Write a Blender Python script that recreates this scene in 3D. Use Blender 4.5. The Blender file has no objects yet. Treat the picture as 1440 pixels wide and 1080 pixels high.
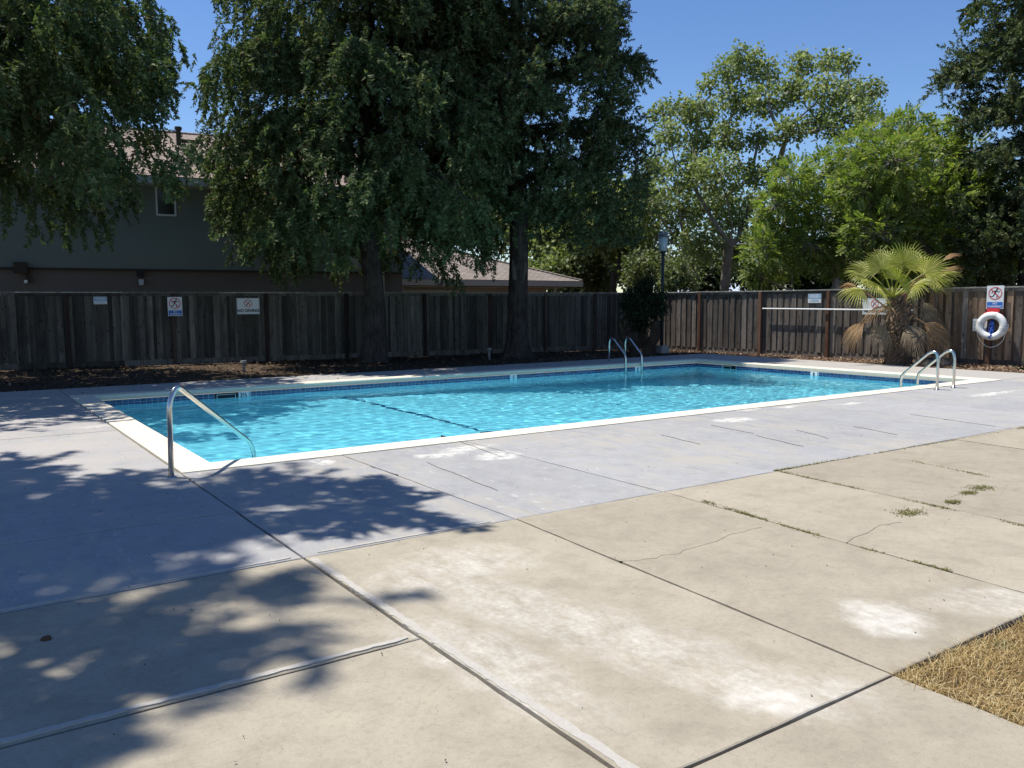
import bpy, bmesh, math, random
import numpy as np
from mathutils import Vector, Matrix
random.seed(7); rng = np.random.default_rng(7)
sc = bpy.context.scene
R = math.radians

# ------------------------------------------------------------------ camera
FPX, YAW, PITCH, ROLL, CH = 1171.1, R(34.477), R(5.537), R(-0.286), 1.57   # focal length in px of a 1440 px wide frame
fwd = Vector((math.cos(PITCH)*math.sin(YAW), math.cos(PITCH)*math.cos(YAW), -math.sin(PITCH)))
rt0 = Vector((math.cos(YAW), -math.sin(YAW), 0)); up0 = rt0.cross(fwd)
rt = math.cos(ROLL)*rt0 + math.sin(ROLL)*up0; upv = -math.sin(ROLL)*rt0 + math.cos(ROLL)*up0
EYE = Vector((0, 0, CH))
cd = bpy.data.cameras.new('camera'); cam = bpy.data.objects.new('camera', cd); sc.collection.objects.link(cam)
cd.sensor_width = 36; cd.lens = 36*FPX/1440; cd.clip_start = 0.05; cd.clip_end = 3000
cam.matrix_world = Matrix(((rt.x, upv.x, -fwd.x, 0), (rt.y, upv.y, -fwd.y, 0), (rt.z, upv.z, -fwd.z, CH), (0, 0, 0, 1)))
sc.camera = cam

# ------------------------------------------------------------------ light
SUNV = Vector((-0.25, 0.30, 1.0)).normalized()          # towards the sun
SUN_EL = math.asin(SUNV.z); SUN_AZ = math.atan2(SUNV.x, SUNV.y)
w = bpy.data.worlds.new('World'); sc.world = w; w.use_nodes = True
nt = w.node_tree; nt.nodes.clear()
sky = nt.nodes.new('ShaderNodeTexSky'); sky.sky_type = 'NISHITA'; sky.sun_disc = False
sky.sun_elevation = SUN_EL; sky.sun_rotation = SUN_AZ
sky.altitude = 0; sky.air_density = 1.0; sky.dust_density = 0.1; sky.ozone_density = 4.0
bg = nt.nodes.new('ShaderNodeBackground'); bg.inputs['Strength'].default_value = 0.108
wo = nt.nodes.new('ShaderNodeOutputWorld')
hs = nt.nodes.new('ShaderNodeHueSaturation'); hs.inputs['Hue'].default_value = .508; hs.inputs['Saturation'].default_value = 1.15; hs.inputs['Value'].default_value = 1.0
nt.links.new(sky.outputs[0], hs.inputs['Color']); nt.links.new(hs.outputs[0], bg.inputs['Color']); nt.links.new(bg.outputs[0], wo.inputs[0])
sl = bpy.data.lights.new('sun', 'SUN'); sl.energy = 4.6; sl.angle = R(0.53); sl.color = (1.0, 0.955, 0.88)
sun = bpy.data.objects.new('sun', sl); sc.collection.objects.link(sun)
sun.rotation_euler = SUNV.to_track_quat('Z', 'Y').to_euler(); sun.location = (0, 0, 30)
sc.view_settings.view_transform = 'Standard'; sc.view_settings.look = 'None'
sc.view_settings.exposure = 0.41; sc.view_settings.gamma = 1.0; sc.view_settings.use_curve_mapping = False
sc.cycles.use_denoising = True
sc.cycles.max_bounces = 9; sc.cycles.diffuse_bounces = 3; sc.cycles.transparent_max_bounces = 12
sc.cycles.transmission_bounces = 6; sc.cycles.glossy_bounces = 3
sc.cycles.sample_clamp_indirect = 4.0

# ------------------------------------------------------------------ helpers
def ray(px, py):
    return (fwd + rt*((px-720)/FPX) + upv*((540-py)/FPX))
def G(px, py, z=0.0):                    # photograph pixel -> point on the level plane z
    d = ray(px, py); t = (z-CH)/d.z
    return EYE + d*t
def D(px, py, depth):                    # photograph pixel -> point at that distance along the view axis
    return EYE + ray(px, py)*depth
def PL(px, py, p0, n):                   # photograph pixel -> point on a vertical plane
    d = ray(px, py); return EYE + d*((p0-EYE).dot(n)/d.dot(n))

def link(o, parent=None):
    sc.collection.objects.link(o)
    if parent is not None: o.parent = parent
    return o
def tag(o, label=None, cat=None, group=None, kind=None):
    if label: o['label'] = label
    if cat: o['category'] = cat
    if group: o['group'] = group
    if kind: o['kind'] = kind
    return o
def empty(name, loc=(0, 0, 0), rz=0, parent=None):
    o = bpy.data.objects.new(name, None); o.location = loc; o.rotation_euler[2] = rz
    return link(o, parent)

class MB:
    """collects plain geometry"""
    def __init__(s): s.v = []; s.f = []
    def box(s, c, d, rot=None, taper=0):
        n = len(s.v); hx, hy, hz = d[0]/2, d[1]/2, d[2]/2
        for k in (-1, 1):
            q = 1-taper if k > 0 else 1
            for a, b in ((-1, -1), (1, -1), (1, 1), (-1, 1)):
                p = Vector((a*hx*q, b*hy*q, k*hz))
                if rot is not None: p = rot @ p
                s.v.append(tuple(Vector(c)+p))
        s.f += [(n, n+3, n+2, n+1), (n+4, n+5, n+6, n+7)] + [(n+i, n+(i+1) % 4, n+4+(i+1) % 4, n+4+i) for i in range(4)]
        return s
    def quad(s, a, b, c, d):
        n = len(s.v); s.v += [tuple(a), tuple(b), tuple(c), tuple(d)]; s.f.append((n, n+1, n+2, n+3)); return s
    def poly(s, pts):
        n = len(s.v); s.v += [tuple(p) for p in pts]; s.f.append(tuple(range(n, n+len(pts)))); return s
    def tube(s, pts, rad, seg=8, cap=True):
        pts = [Vector(p) for p in pts]; n0 = len(s.v); m = len(pts)
        if not hasattr(rad, '__len__'): rad = [rad]*m
        ref = None
        for i, p in enumerate(pts):
            t = (pts[min(i+1, m-1)]-pts[max(i-1, 0)]).normalized()
            if ref is None: ref = Vector((0, 0, 1)) if abs(t.z) < .9 else Vector((1, 0, 0))
            u = (ref - t*ref.dot(t)).normalized(); ref = u; v = t.cross(u)
            for k in range(seg):
                a = 2*math.pi*k/seg; s.v.append(tuple(p+(u*math.cos(a)+v*math.sin(a))*rad[i]))
        for i in range(m-1):
            for k in range(seg):
                a = n0+i*seg+k; b = n0+i*seg+(k+1) % seg
                s.f.append((a, b, b+seg, a+seg))
        if cap:
            s.f.append(tuple(n0+k for k in reversed(range(seg)))); s.f.append(tuple(n0+(m-1)*seg+k for k in range(seg)))
        return s
    def prism(s, pts2, z0, z1, inset=0, drop=0):
        """closed outline extruded up; a worn edge when inset is given"""
        n = len(s.v); m = len(pts2)
        c = Vector((sum(p[0] for p in pts2)/m, sum(p[1] for p in pts2)/m))
        for p in pts2: s.v.append((p[0], p[1], z0))
        for p in pts2: s.v.append((p[0], p[1], z1-drop))
        rings = 2
        if inset:
            for i, p in enumerate(pts2):
                a = Vector(pts2[i-1][:2]); b = Vector(p[:2]); d = Vector(pts2[(i+1) % m][:2])
                e1 = (b-a).normalized(); e2 = (d-b).normalized()
                n1 = Vector((-e1.y, e1.x)); n2 = Vector((-e2.y, e2.x))
                k = (n1+n2); k = k/max(.2, (1+n1.dot(n2)))
                q = b+k*inset; s.v.append((q.x, q.y, z1))
            rings = 3
        for r_ in range(rings-1):
            for i in range(m):
                j = (i+1) % m; s.f.append((n+r_*m+i, n+r_*m+j, n+(r_+1)*m+j, n+(r_+1)*m+i))
        s.f.append(tuple(n+(rings-1)*m+i for i in range(m))); s.f.append(tuple(n+i for i in reversed(range(m))))
        return s
    def mesh(s, name, mat, smooth=False):
        me = bpy.data.meshes.new(name); me.from_pydata(s.v, [], s.f); me.update()
        if mat: me.materials.append(mat)
        if smooth: me.polygons.foreach_set('use_smooth', [True]*len(me.polygons))
        return me
    def build(s, name, mat, parent=None, smooth=False, loc=None):
        o = bpy.data.objects.new(name, s.mesh(name, mat, smooth))
        if loc is not None: o.location = loc
        return link(o, parent)

def np_mesh(name, V, mat, parent=None, nv=4, mats=None, midx=None):
    """V: (n, nv, 3) loose quads or triangles"""
    V = np.asarray(V, dtype=np.float32); n = V.shape[0]
    me = bpy.data.meshes.new(name)
    me.vertices.add(n*nv); me.vertices.foreach_set('co', V.reshape(-1))
    me.loops.add(n*nv); me.loops.foreach_set('vertex_index', np.arange(n*nv, dtype=np.int32))
    me.polygons.add(n); me.polygons.foreach_set('loop_start', np.arange(0, n*nv, nv, dtype=np.int32))
    for m_ in (mats or [mat]): me.materials.append(m_)
    if midx is not None: me.polygons.foreach_set('material_index', np.asarray(midx, dtype=np.int32))
    me.update(); me.validate()
    return link(bpy.data.objects.new(name, me), parent)

def frames(dirs, roll):
    """rotation matrices (n,3,3) whose columns are side, axis, normal, the axis along dirs"""
    d = dirs/np.linalg.norm(dirs, axis=1, keepdims=True)
    ref = np.tile(np.array([0, 0, 1.0]), (len(d), 1)); ref[np.abs(d[:, 2]) > .95] = (1, 0, 0)
    s = np.cross(d, ref); s /= np.linalg.norm(s, axis=1, keepdims=True); n = np.cross(s, d)
    c = np.cos(roll)[:, None]; q = np.sin(roll)[:, None]
    return np.stack([s*c+n*q, d, -s*q+n*c], axis=2)
def scatter(proto, pos, dirs, scale, roll):
    """proto (k,4,3) placed n times -> (n*k,4,3)"""
    M_ = frames(dirs, roll)*scale[:, None, None]
    out = np.einsum('nij,kvj->nkvi', M_, proto)+pos[:, None, None, :]
    return out.reshape(-1, proto.shape[1], 3)

# ------------------------------------------------------------------ materials
class Mat:
    def __init__(s, name):
        s.m = bpy.data.materials.new(name); s.m.use_nodes = True; s.t = s.m.node_tree; s.t.nodes.clear()
        s.out = s.t.nodes.new('ShaderNodeOutputMaterial')
    def n(s, typ, props=None, **inp):
        nd = s.t.nodes.new('ShaderNode'+typ)
        for k, v in (props or {}).items(): setattr(nd, k, v)
        for k, v in inp.items():
            key = int(k[1:]) if k[0] == '_' and k[1:].isdigit() else k.replace('_', ' ')
            sk = nd.inputs[key]
            if isinstance(v, bpy.types.NodeSocket): s.t.links.new(v, sk)
            elif isinstance(v, bpy.types.Node): s.t.links.new(v.outputs[0], sk)
            else:
                if hasattr(sk.default_value, '__len__') and len(sk.default_value) == 4 and len(v) == 3: v = (*v, 1)
                sk.default_value = v
        return nd
    def pos(s, scale=(1, 1, 1)):
        g = s.n('NewGeometry'); return s.n('Mapping', Vector=g.outputs['Position'], Scale=scale).outputs[0]
    def obj(s, scale=(1, 1, 1)):
        g = s.n('TexCoord'); return s.n('Mapping', Vector=g.outputs['Object'], Scale=scale).outputs[0]
    def noise(s, vec, scale, detail=4, rough=.55, dist=0):
        return s.n('TexNoise', Vector=vec, Scale=scale, Detail=detail, Roughness=rough, Distortion=dist).outputs['Fac']
    def ramp(s, fac, stops):
        r_ = s.n('ValToRGB', Fac=fac); el = r_.color_ramp.elements
        while len(el) < len(stops): el.new(0.5)
        for e, (p, c) in zip(el, stops):
            e.position = p; e.color = (*c, 1) if hasattr(c, '__len__') else (c, c, c, 1)
        return r_.outputs[0]
    def math(s, op, a, b=0.0, c=0.0, clamp=False):
        nd = s.t.nodes.new('ShaderNodeMath'); nd.operation = op; nd.use_clamp = clamp
        for i, v in enumerate((a, b, c)):
            if isinstance(v, bpy.types.NodeSocket): s.t.links.new(v, nd.inputs[i])
            else: nd.inputs[i].default_value = v
        return nd.outputs[0]
    def mix(s, fac, a, b, blend='MIX'):
        nd = s.t.nodes.new('ShaderNodeMix'); nd.data_type = 'RGBA'; nd.blend_type = blend
        for i, v in ((0, fac), (6, a), (7, b)):
            if isinstance(v, bpy.types.NodeSocket): s.t.links.new(v, nd.inputs[i])
            else: nd.inputs[i].default_value = (*v, 1) if hasattr(v, '__len__') and len(v) == 3 else v
        return nd.outputs[2]
    def bump(s, h, strength=.3, dist=.01):
        return s.n('Bump', Height=h, Strength=strength, Distance=dist).outputs[0]
    def pbr(s, col, rough=.8, normal=None, metal=0, spec=.3):
        b = s.n('BsdfPrincipled', Base_Color=col, Roughness=rough, Metallic=metal)
        b.inputs['Specular IOR Level'].default_value = spec
        if normal is not None: s.t.links.new(normal, b.inputs['Normal'])
        s.t.links.new(b.outputs[0], s.out.inputs[0]); return s.m
    def blobs(s, lst):
        """sum of soft ellipses on the ground: (x, y, rx, ry, angle_deg)"""
        g = s.n('NewGeometry').outputs['Position']; acc = None
        wob = s.n('TexNoise', Vector=g, Scale=2.2, Detail=5.0, Roughness=.65).outputs['Color']
        g2 = s.n('VectorMath', {'operation': 'MULTIPLY_ADD'}, _0=wob, _1=(.5, .5, 0), _2=g).outputs[0]
        g2 = s.n('VectorMath', {'operation': 'SUBTRACT'}, _0=g2, _1=(.25, .25, 0)).outputs[0]
        for x, y, rx, ry, an in lst:
            mp = s.n('Mapping', {'vector_type': 'TEXTURE'}, Vector=g2, Location=(x, y, 0), Rotation=(0, 0, R(an)), Scale=(rx, ry, 50))
            ln = s.n('VectorMath', {'operation': 'LENGTH'}, _0=mp.outputs[0]).outputs['Value']
            v = s.math('SUBTRACT', 1.0, ln, clamp=True)
            v = s.math('MULTIPLY', v, 2.0, clamp=True)
            acc = v if acc is None else s.math('MAXIMUM', acc, v)
        return acc

def simple(name, col, rough=.7, metal=0, spec=.3, nscale=20, var=.25, bump=.1, bdist=.004):
    m = Mat(name); p = m.obj(); n = m.noise(p, nscale, 5)
    c = m.mix(n, tuple(k*(1-var) for k in col), tuple(min(1, k*(1+var)) for k in col))
    return m.pbr(c, rough, m.bump(n, bump, bdist), metal, spec)

def concrete_nodes(m, base, lo, hi):
    p = m.pos()
    n1 = m.noise(p, 1.1, 6, .6); n2 = m.noise(p, 9, 6, .65); n3 = m.noise(p, 120, 3, .6); n4 = m.noise(p, 3.2, 7, .7, .6)
    c = m.mix(m.ramp(n1, [(.3, 0.), (.7, 1.)]), lo, hi)
    c = m.mix(m.math('MULTIPLY', m.ramp(n4, [(.45, 0.), (.70, 1.)]), .6), c, tuple(k*.72 for k in lo))
    n5 = m.noise(p, 34, 4, .7)
    c = m.mix(m.math('MULTIPLY', m.ramp(n5, [(.50, 0.), (.70, 1.)]), .42), c, tuple(k*.6 for k in lo))
    st_ = m.ramp(m.noise(p, 2.6, 3, .5, 1.5), [(.62, 0.), (.66, 1.), (.69, .0)])
    c = m.mix(m.math('MULTIPLY', st_, .18), c, tuple(k*.7 for k in lo))
    c = m.mix(m.math('MULTIPLY', m.ramp(n2, [(.35, 0.), (.65, 1.)]), .22), c, tuple(k*1.25 for k in hi))
    c = m.mix(m.math('MULTIPLY', n3, .5), c, tuple(k*.62 for k in base), 'MIX')
    oi = m.n('ObjectInfo').outputs['Random']
    c = m.mix(1.0, c, m.ramp(oi, [(0, .93), (1, 1.06)]), 'MULTIPLY')
    return p, c, n1, n2, n3, n4
def make_concrete():
    m = Mat('bare concrete'); p, c, n1, n2, n3, n4 = concrete_nodes(m, (.33, .285, .215), (.345, .305, .235), (.445, .395, .305))
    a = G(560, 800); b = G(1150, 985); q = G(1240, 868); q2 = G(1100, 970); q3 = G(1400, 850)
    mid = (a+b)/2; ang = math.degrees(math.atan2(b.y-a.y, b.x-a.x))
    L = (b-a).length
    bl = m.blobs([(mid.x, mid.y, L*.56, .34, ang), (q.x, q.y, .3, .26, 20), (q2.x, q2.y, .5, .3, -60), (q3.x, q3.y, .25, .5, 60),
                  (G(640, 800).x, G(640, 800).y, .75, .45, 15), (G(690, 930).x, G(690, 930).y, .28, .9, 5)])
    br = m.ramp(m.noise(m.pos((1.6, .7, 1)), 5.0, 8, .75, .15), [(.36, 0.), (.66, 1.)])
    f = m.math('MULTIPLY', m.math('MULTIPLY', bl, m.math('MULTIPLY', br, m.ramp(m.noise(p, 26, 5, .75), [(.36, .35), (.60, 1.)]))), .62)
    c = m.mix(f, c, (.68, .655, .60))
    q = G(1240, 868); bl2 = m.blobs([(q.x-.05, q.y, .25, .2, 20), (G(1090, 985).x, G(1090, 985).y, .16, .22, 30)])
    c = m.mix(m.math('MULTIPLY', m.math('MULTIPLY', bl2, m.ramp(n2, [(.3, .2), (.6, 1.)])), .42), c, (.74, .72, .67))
    pits = m.ramp(m.noise(p, 55, 2, .5), [(.24, 1.), (.31, 0.)])
    c = m.mix(m.math('MULTIPLY', pits, .35), c, (.2, .17, .12))
    h = m.math('ADD', m.math('MULTIPLY', n3, .6), m.math('MULTIPLY', n2, .8))
    return m.pbr(c, .9, m.bump(h, .35, .006), 0, .2)
def make_blue():
    m = Mat('worn blue grey deck paint'); p, c, n1, n2, n3, n4 = concrete_nodes(m, (.30, .30, .305), (.345, .345, .348), (.415, .412, .412))
    worn = m.noise(m.pos((2.6, .7, 1)), 2.1, 9, .76, .5)
    reg = m.ramp(m.noise(p, .55, 3), [(.40, 0.), (.60, 1.)])
    f = m.math('MULTIPLY', m.ramp(worn, [(.45, 0.), (.55, 1.)]), m.math('ADD', m.math('MULTIPLY', reg, .75), .2))
    c = m.mix(m.math('MULTIPLY', f, .9), c, (.385, .36, .31))
    sp = m.ramp(m.noise(m.pos((2.2, .8, 1)), 6.0, 8, .75, .3), [(.60, 0.), (.64, 1.)])
    c = m.mix(m.math('MULTIPLY', sp, .55), c, (.56, .54, .50))
    dk = m.ramp(m.noise(m.pos((7, .5, 1)), 3.0, 7, .7, .2), [(.63, 0.), (.68, 1.)])
    c = m.mix(m.math('MULTIPLY', dk, .45), c, (.22, .20, .18))
    lst = [(G(1050, 575).x, G(1050, 575).y, .42, .13, 0), (G(1112, 572).x, G(1112, 572).y, .35, .10, 0), (G(1200, 568).x, G(1200, 568).y, .40, .10, 0),
           (G(450, 650).x, G(450, 650).y, .16, .20, 30), (G(660, 630).x, G(660, 630).y, .4, .22, 10), (G(620, 640).x, G(620, 640).y, .34, .16, 0),
           (G(1030, 590).x, G(1030, 590).y, .4, .2, 0), (G(135, 600).x, G(135, 600).y, .30, .13, 0), (G(700, 640).x, G(700, 640).y, .3, .25, 10),
           (G(1400, 553).x, G(1400, 553).y, 1.0, .12, 0)]
    bl = m.blobs(lst)
    c = m.mix(m.math('MULTIPLY', m.math('MULTIPLY', bl, m.ramp(n2, [(.38, 0.), (.55, 1.)])), .8), c, (.66, .64, .58))
    # the strips beyond the pool and at its deep end are bare, warmer concrete
    sx = m.n('SeparateXYZ', Vector=m.n('NewGeometry').outputs['Position'])
    far = m.math('MAXIMUM', m.math('GREATER_THAN', m.math('ADD', sx.outputs[0], m.math('MULTIPLY', n4, 1.5)), 18.2), m.math('MULTIPLY', m.math('GREATER_THAN', sx.outputs[1], 16.2), .6))
    c = m.mix(m.math('MULTIPLY', far, .8), c, (.40, .37, .33))
    leftw = m.math('MULTIPLY', m.math('MULTIPLY', m.math('LESS_THAN', sx.outputs[0], 1.8), m.math('GREATER_THAN', sx.outputs[1], 8.1)), m.ramp(n1, [(.35, .2), (.6, 1.)]))
    c = m.mix(m.math('MULTIPLY', leftw, .6), c, (.43, .395, .365))
    h = m.math('ADD', m.math('MULTIPLY', n3, .5), m.math('MULTIPLY', n2, .8))
    return m.pbr(c, .8, m.bump(h, .3, .006), 0, .3)
CONC = make_concrete(); BLUE = make_blue()

def wood(name, c1, c2, knot=True, stain=None):
    m = Mat(name); g = m.n('NewGeometry').outputs['Position']; oi = m.n('ObjectInfo').outputs['Random']
    off = m.n('VectorMath', {'operation': 'MULTIPLY_ADD'}, _0=oi, _1=(37., 91., 53.), _2=g).outputs[0]
    v = m.n('Mapping', Vector=off, Scale=(1, 1, .05)).outputs[0]
    gr = m.noise(v, 60, 6, .7, .4); bd = m.noise(v, 9, 3, .5)
    c = m.mix(m.ramp(gr, [(.3, 0.), (.7, 1.)]), c1, c2)
    c = m.mix(1.0, c, m.ramp(bd, [(.3, .62), (.7, 1.25)]), 'MULTIPLY')
    c = m.mix(1.0, c, m.ramp(oi, [(0, .55), (.5, .95), (1, 1.5)]), 'MULTIPLY')
    # weather streaks and mould
    st = m.noise(m.n('Mapping', Vector=off, Scale=(1, 1, .35)).outputs[0], 4.5, 6, .65)
    c = m.mix(m.math('MULTIPLY', m.ramp(st, [(.5, 0.), (.68, 1.)]), .6), c, tuple(k*.35 for k in c1))
    if stain: c = m.mix(m.math('MULTIPLY', m.ramp(m.noise(m.n('Mapping', Vector=off, Scale=(1, 1, .4)).outputs[0], 3.2, 4, .6), [(.42, 0.), (.62, 1.)]), .8), c, stain)
    if knot:
        vo = m.n('TexVoronoi', Vector=m.n('Mapping', Vector=off, Scale=(1, 1, .42)).outputs[0], Scale=8.5)
        k = m.ramp(vo.outputs['Distance'], [(.10, 1.), (.17, 0.)])
        c = m.mix(m.math('MULTIPLY', k, .85), c, (.015, .012, .01))
    return m.pbr(c, .85, m.bump(gr, .4, .004), 0, .15)
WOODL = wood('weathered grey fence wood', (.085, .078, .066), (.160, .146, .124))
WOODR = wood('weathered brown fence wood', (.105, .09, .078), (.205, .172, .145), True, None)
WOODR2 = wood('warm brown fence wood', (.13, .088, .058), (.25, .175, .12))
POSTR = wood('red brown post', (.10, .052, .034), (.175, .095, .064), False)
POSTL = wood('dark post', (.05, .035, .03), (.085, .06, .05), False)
CAP = wood('pale cap rail', (.24, .23, .21), (.38, .36, .33), False)

def bark(name, c1, c2, s=1.):
    m = Mat(name); v = m.pos((1, 1, .22)); n = m.noise(v, 14*s, 7, .7, .5); n2 = m.noise(m.pos(), 3, 4)
    c = m.mix(m.ramp(n, [(.35, 0.), (.68, 1.)]), c1, c2); c = m.mix(1.0, c, m.ramp(n2, [(.3, .7), (.7, 1.2)]), 'MULTIPLY')
    return m.pbr(c, .95, m.bump(n, .9, .05), 0, .1)
BARK = bark('dark furrowed bark', (.035, .028, .024), (.12, .10, .09))
BARKP = bark('pale smooth bark', (.16, .14, .11), (.38, .34, .28), .4)
BARKB = bark('brown twig bark', (.05, .038, .028), (.11, .085, .06), 1)

def leafmat(name, c1, c2, tip=None, trans=.35, clump=.6, gloss=.06, dead=0):
    m = Mat(name); g = m.n('NewGeometry'); p = g.outputs['Position']; ri = g.outputs['Random Per Island']
    n = m.noise(p, clump, 3); f = m.math('ADD', m.math('MULTIPLY', ri, .6), m.math('MULTIPLY', m.math('SUBTRACT', n, .3), 1.0), clamp=True)
    c = m.mix(f, c1, c2)
    if tip: c = m.mix(m.math('GREATER_THAN', ri, .82), c, tip)
    if dead: c = m.mix(m.math('LESS_THAN', ri, dead), c, (.13, .085, .04))
    d = m.n('BsdfDiffuse', Color=c); t = m.n('BsdfTranslucent', Color=m.mix(1.0, c, (1.0, 1.15, .55), 'MULTIPLY'))
    a = m.n('MixShader', Fac=trans, _1=d.outputs[0], _2=t.outputs[0])
    gl = m.n('BsdfGlossy', Color=(.75, .78, .75), Roughness=.6)
    b = m.n('MixShader', Fac=gloss, _1=a.outputs[0], _2=gl.outputs[0])
    m.t.links.new(b.outputs[0], m.out.inputs[0]); return m.m
CEDAR = leafmat('dark cedar foliage', (.055, .085, .034), (.12, .16, .062), (.21, .235, .11), .36, .7, .02, .03)
CEDAR2 = leafmat('blue green conifer foliage', (.050, .078, .036), (.11, .14, .062), (.22, .23, .12), .34, .9, .02, .02)
SYC = leafmat('sycamore leaves', (.17, .215, .065), (.30, .335, .13), (.44, .46, .26), .42, .5, .04)
LOC = leafmat('bright compound leaves', (.13, .195, .04), (.255, .315, .075), (.40, .40, .12), .45, .45, .03)
DKG = leafmat('dark hedge leaves', (.012, .024, .008), (.03, .05, .018), None, .2, 1.5, .03)
SAGE = leafmat('sage shrub leaves', (.12, .15, .06), (.19, .21, .09), None, .35, 1.0, .03)

STEEL = Mat('brushed stainless steel').pbr((.62, .60, .56), .26, None, 1.0, .5)
def plaster():
    m = Mat('white pool plaster'); n = m.noise(m.pos(), 2.2, 5, .6)
    return m.pbr(m.mix(n, (.68, .86, .97), (.78, .93, .99)), .8, None, 0, .2)
PLASTER = plaster()
COPE = Mat('cream coping'); _n = COPE.noise(COPE.pos(), 6, 6, .6); _n2 = COPE.noise(COPE.pos(), 60, 3, .6)
COPE = COPE.pbr(COPE.mix(_n, (.62, .56, .44), (.78, .715, .58)), .75, COPE.bump(_n2, .2, .003), 0, .25)
TILE = Mat('navy glazed tile'); _r = TILE.n('NewGeometry').outputs['Random Per Island']
TILE = TILE.pbr(TILE.mix(_r, (.018, .05, .14), (.05, .11, .25)), .15, None, 0, .5)
GROUT = simple('pale grout', (.42, .52, .56), .8)
WHITE = simple('white painted metal', (.78, .80, .80), .4, var=.05)
SIGNB = simple('blue sign print', (.04, .16, .52), .4, var=.05)
SIGNLB = simple('pale blue sign print', (.28, .45, .62), .4, var=.05)
REDM = simple('red sign print', (.62, .05, .06), .5, var=.1)
BLACKM = simple('black print', (.012, .012, .015), .5, var=.1)
MORTAR = Mat('pale mortar'); _p = MORTAR.pos(); _n = MORTAR.noise(_p, 30, 5, .7)
MORTAR = MORTAR.pbr(MORTAR.mix(_n, (.36, .335, .29), (.52, .49, .44)), .95, MORTAR.bump(_n, .6, .01), 0, .1)
SOIL = Mat('dark soil'); _n = SOIL.noise(SOIL.pos(), 7, 8, .75); _n2 = SOIL.noise(SOIL.pos(), .7, 3)
SOIL = SOIL.pbr(SOIL.mix(SOIL.ramp(_n, [(.3, 0.), (.7, 1.)]), (.045, .032, .022), SOIL.mix(_n2, (.10, .072, .05), (.135, .10, .07))), .97, SOIL.bump(_n, .8, .03), 0, .05)

# ------------------------------------------------------------------ pool frame
PX0, PX1, PY0, PY1 = 1.80, 17.42, 8.08, 16.26          # outer edge of the coping
CW = .36
IX0, IX1, IY0, IY1 = PX0+CW, PX1-CW, PY0+CW, PY1-CW    # inner lip
WZ = -.17

# ground: one sheet to the horizon with the pool opening left out
g = MB(); B = 900; gz = -.075
a, b, c_, d_ = (PX0+.1, PY0+.1), (PX1-.1, PY0+.1), (PX1-.1, PY1-.1), (PX0+.1, PY1-.1)
g.quad((-B, -B, gz), (B, -B, gz), (*b, gz), (*a, gz)); g.quad((B, -B, gz), (B, B, gz), (*c_, gz), (*b, gz))
g.quad((B, B, gz), (-B, B, gz), (*d_, gz), (*c_, gz)); g.quad((-B, B, gz), (-B, -B, gz), (*a, gz), (*d_, gz))
tag(g.build('ground', SOIL), kind='structure')

# dirt beds between deck and fence, gently uneven
def dirt(name, x0, x1, y0, y1, step, seed):
    r2 = np.random.default_rng(seed); nx = int((x1-x0)/step); ny = int((y1-y0)/step)
    X, Y = np.meshgrid(np.linspace(x0, x1, nx), np.linspace(y0, y1, ny))
    Z = -.035+.022*np.sin(X*1.3+seed)*np.cos(Y*1.7)+.012*np.sin(X*4.1)*np.sin(Y*3.7)+r2.normal(0, .006, X.shape)
    Vv = np.stack([X, Y, Z], -1).reshape(-1, 3).tolist()
    F = [(j*nx+i, j*nx+i+1, (j+1)*nx+i+1, (j+1)*nx+i) for j in range(ny-1) for i in range(nx-1)]
    me = bpy.data.meshes.new(name); me.from_pydata(Vv, [], F); me.materials.append(SOIL); me.update()
    return tag(link(bpy.data.objects.new(name, me)), kind='structure')
dirt('dirt_bed', -5, 22.5, 17.78, 25.4, .12, 1); dirt('dirt_bed', 19.42, 23.5, 2.0, 17.77, .12, 2)

# ------------------------------------------------------------------ deck slabs, each its own piece
deck = tag(empty('pool_deck'), kind='structure')
def slab(name, pts, mat, z=0.0):
    gp = .006; c = Vector((sum(p[0] for p in pts)/4, sum(p[1] for p in pts)/4))
    q = []
    for p in pts:
        v = Vector(p[:2]); q.append((v.x+(gp if v.x < c.x else -gp), v.y+(gp if v.y < c.y else -gp)))
    # broken up edge so the joints are not ruler straight
    out = []
    for i in range(4):
        a = Vector(q[i]); b = Vector(q[(i+1) % 4]); e = (b-a); n = Vector((-e.y, e.x)).normalized()
        k = max(1, int(e.length/.16))
        for j in range(k):
            w_ = 0 if j == 0 else random.uniform(0, .007)
            out.append(tuple(a+e*(j/k)+n*w_))
    m = MB().prism(out, -.07, z, .006, .004)
    return m.build(name, mat, deck)
def X_(k, y):     # the lengthwise joints lean a little, as in the photograph
    top = [-8.0, -4.9, -2.4, -.9, 1.79, 3.40, 4.90, 6.36, 7.91, 9.48, 10.98, 12.5, 14.0, 15.5, 17.42, 19.4]
    bot = [-8.0, -4.9, -2.4, -.9, 1.80, 3.24, 4.74, 6.17, 7.62, 9.25, 10.80, 12.3, 13.8, 15.3, 17.2, 19.2]
    t = min(max((4.91-y)/3.03, 0), 1.3); return top[k]+(bot[k]-top[k])*t
YA, YG, YH = 4.91, 3.38, 1.88
for k in range(0, 15):                                 # painted strip in front of the pool
    x0, x1 = X_(k, YA), X_(k+1, YA)
    rows = [YA, 6.33, PY0] if x1 < 1.9 else [YA, PY0]
    for y0, y1 in zip(rows, rows[1:]):
        slab('painted_slab', [(x0, y0), (x1, y0), (x1, y1), (x0, y1)], BLUE, random.uniform(-.002, .002))
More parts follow.
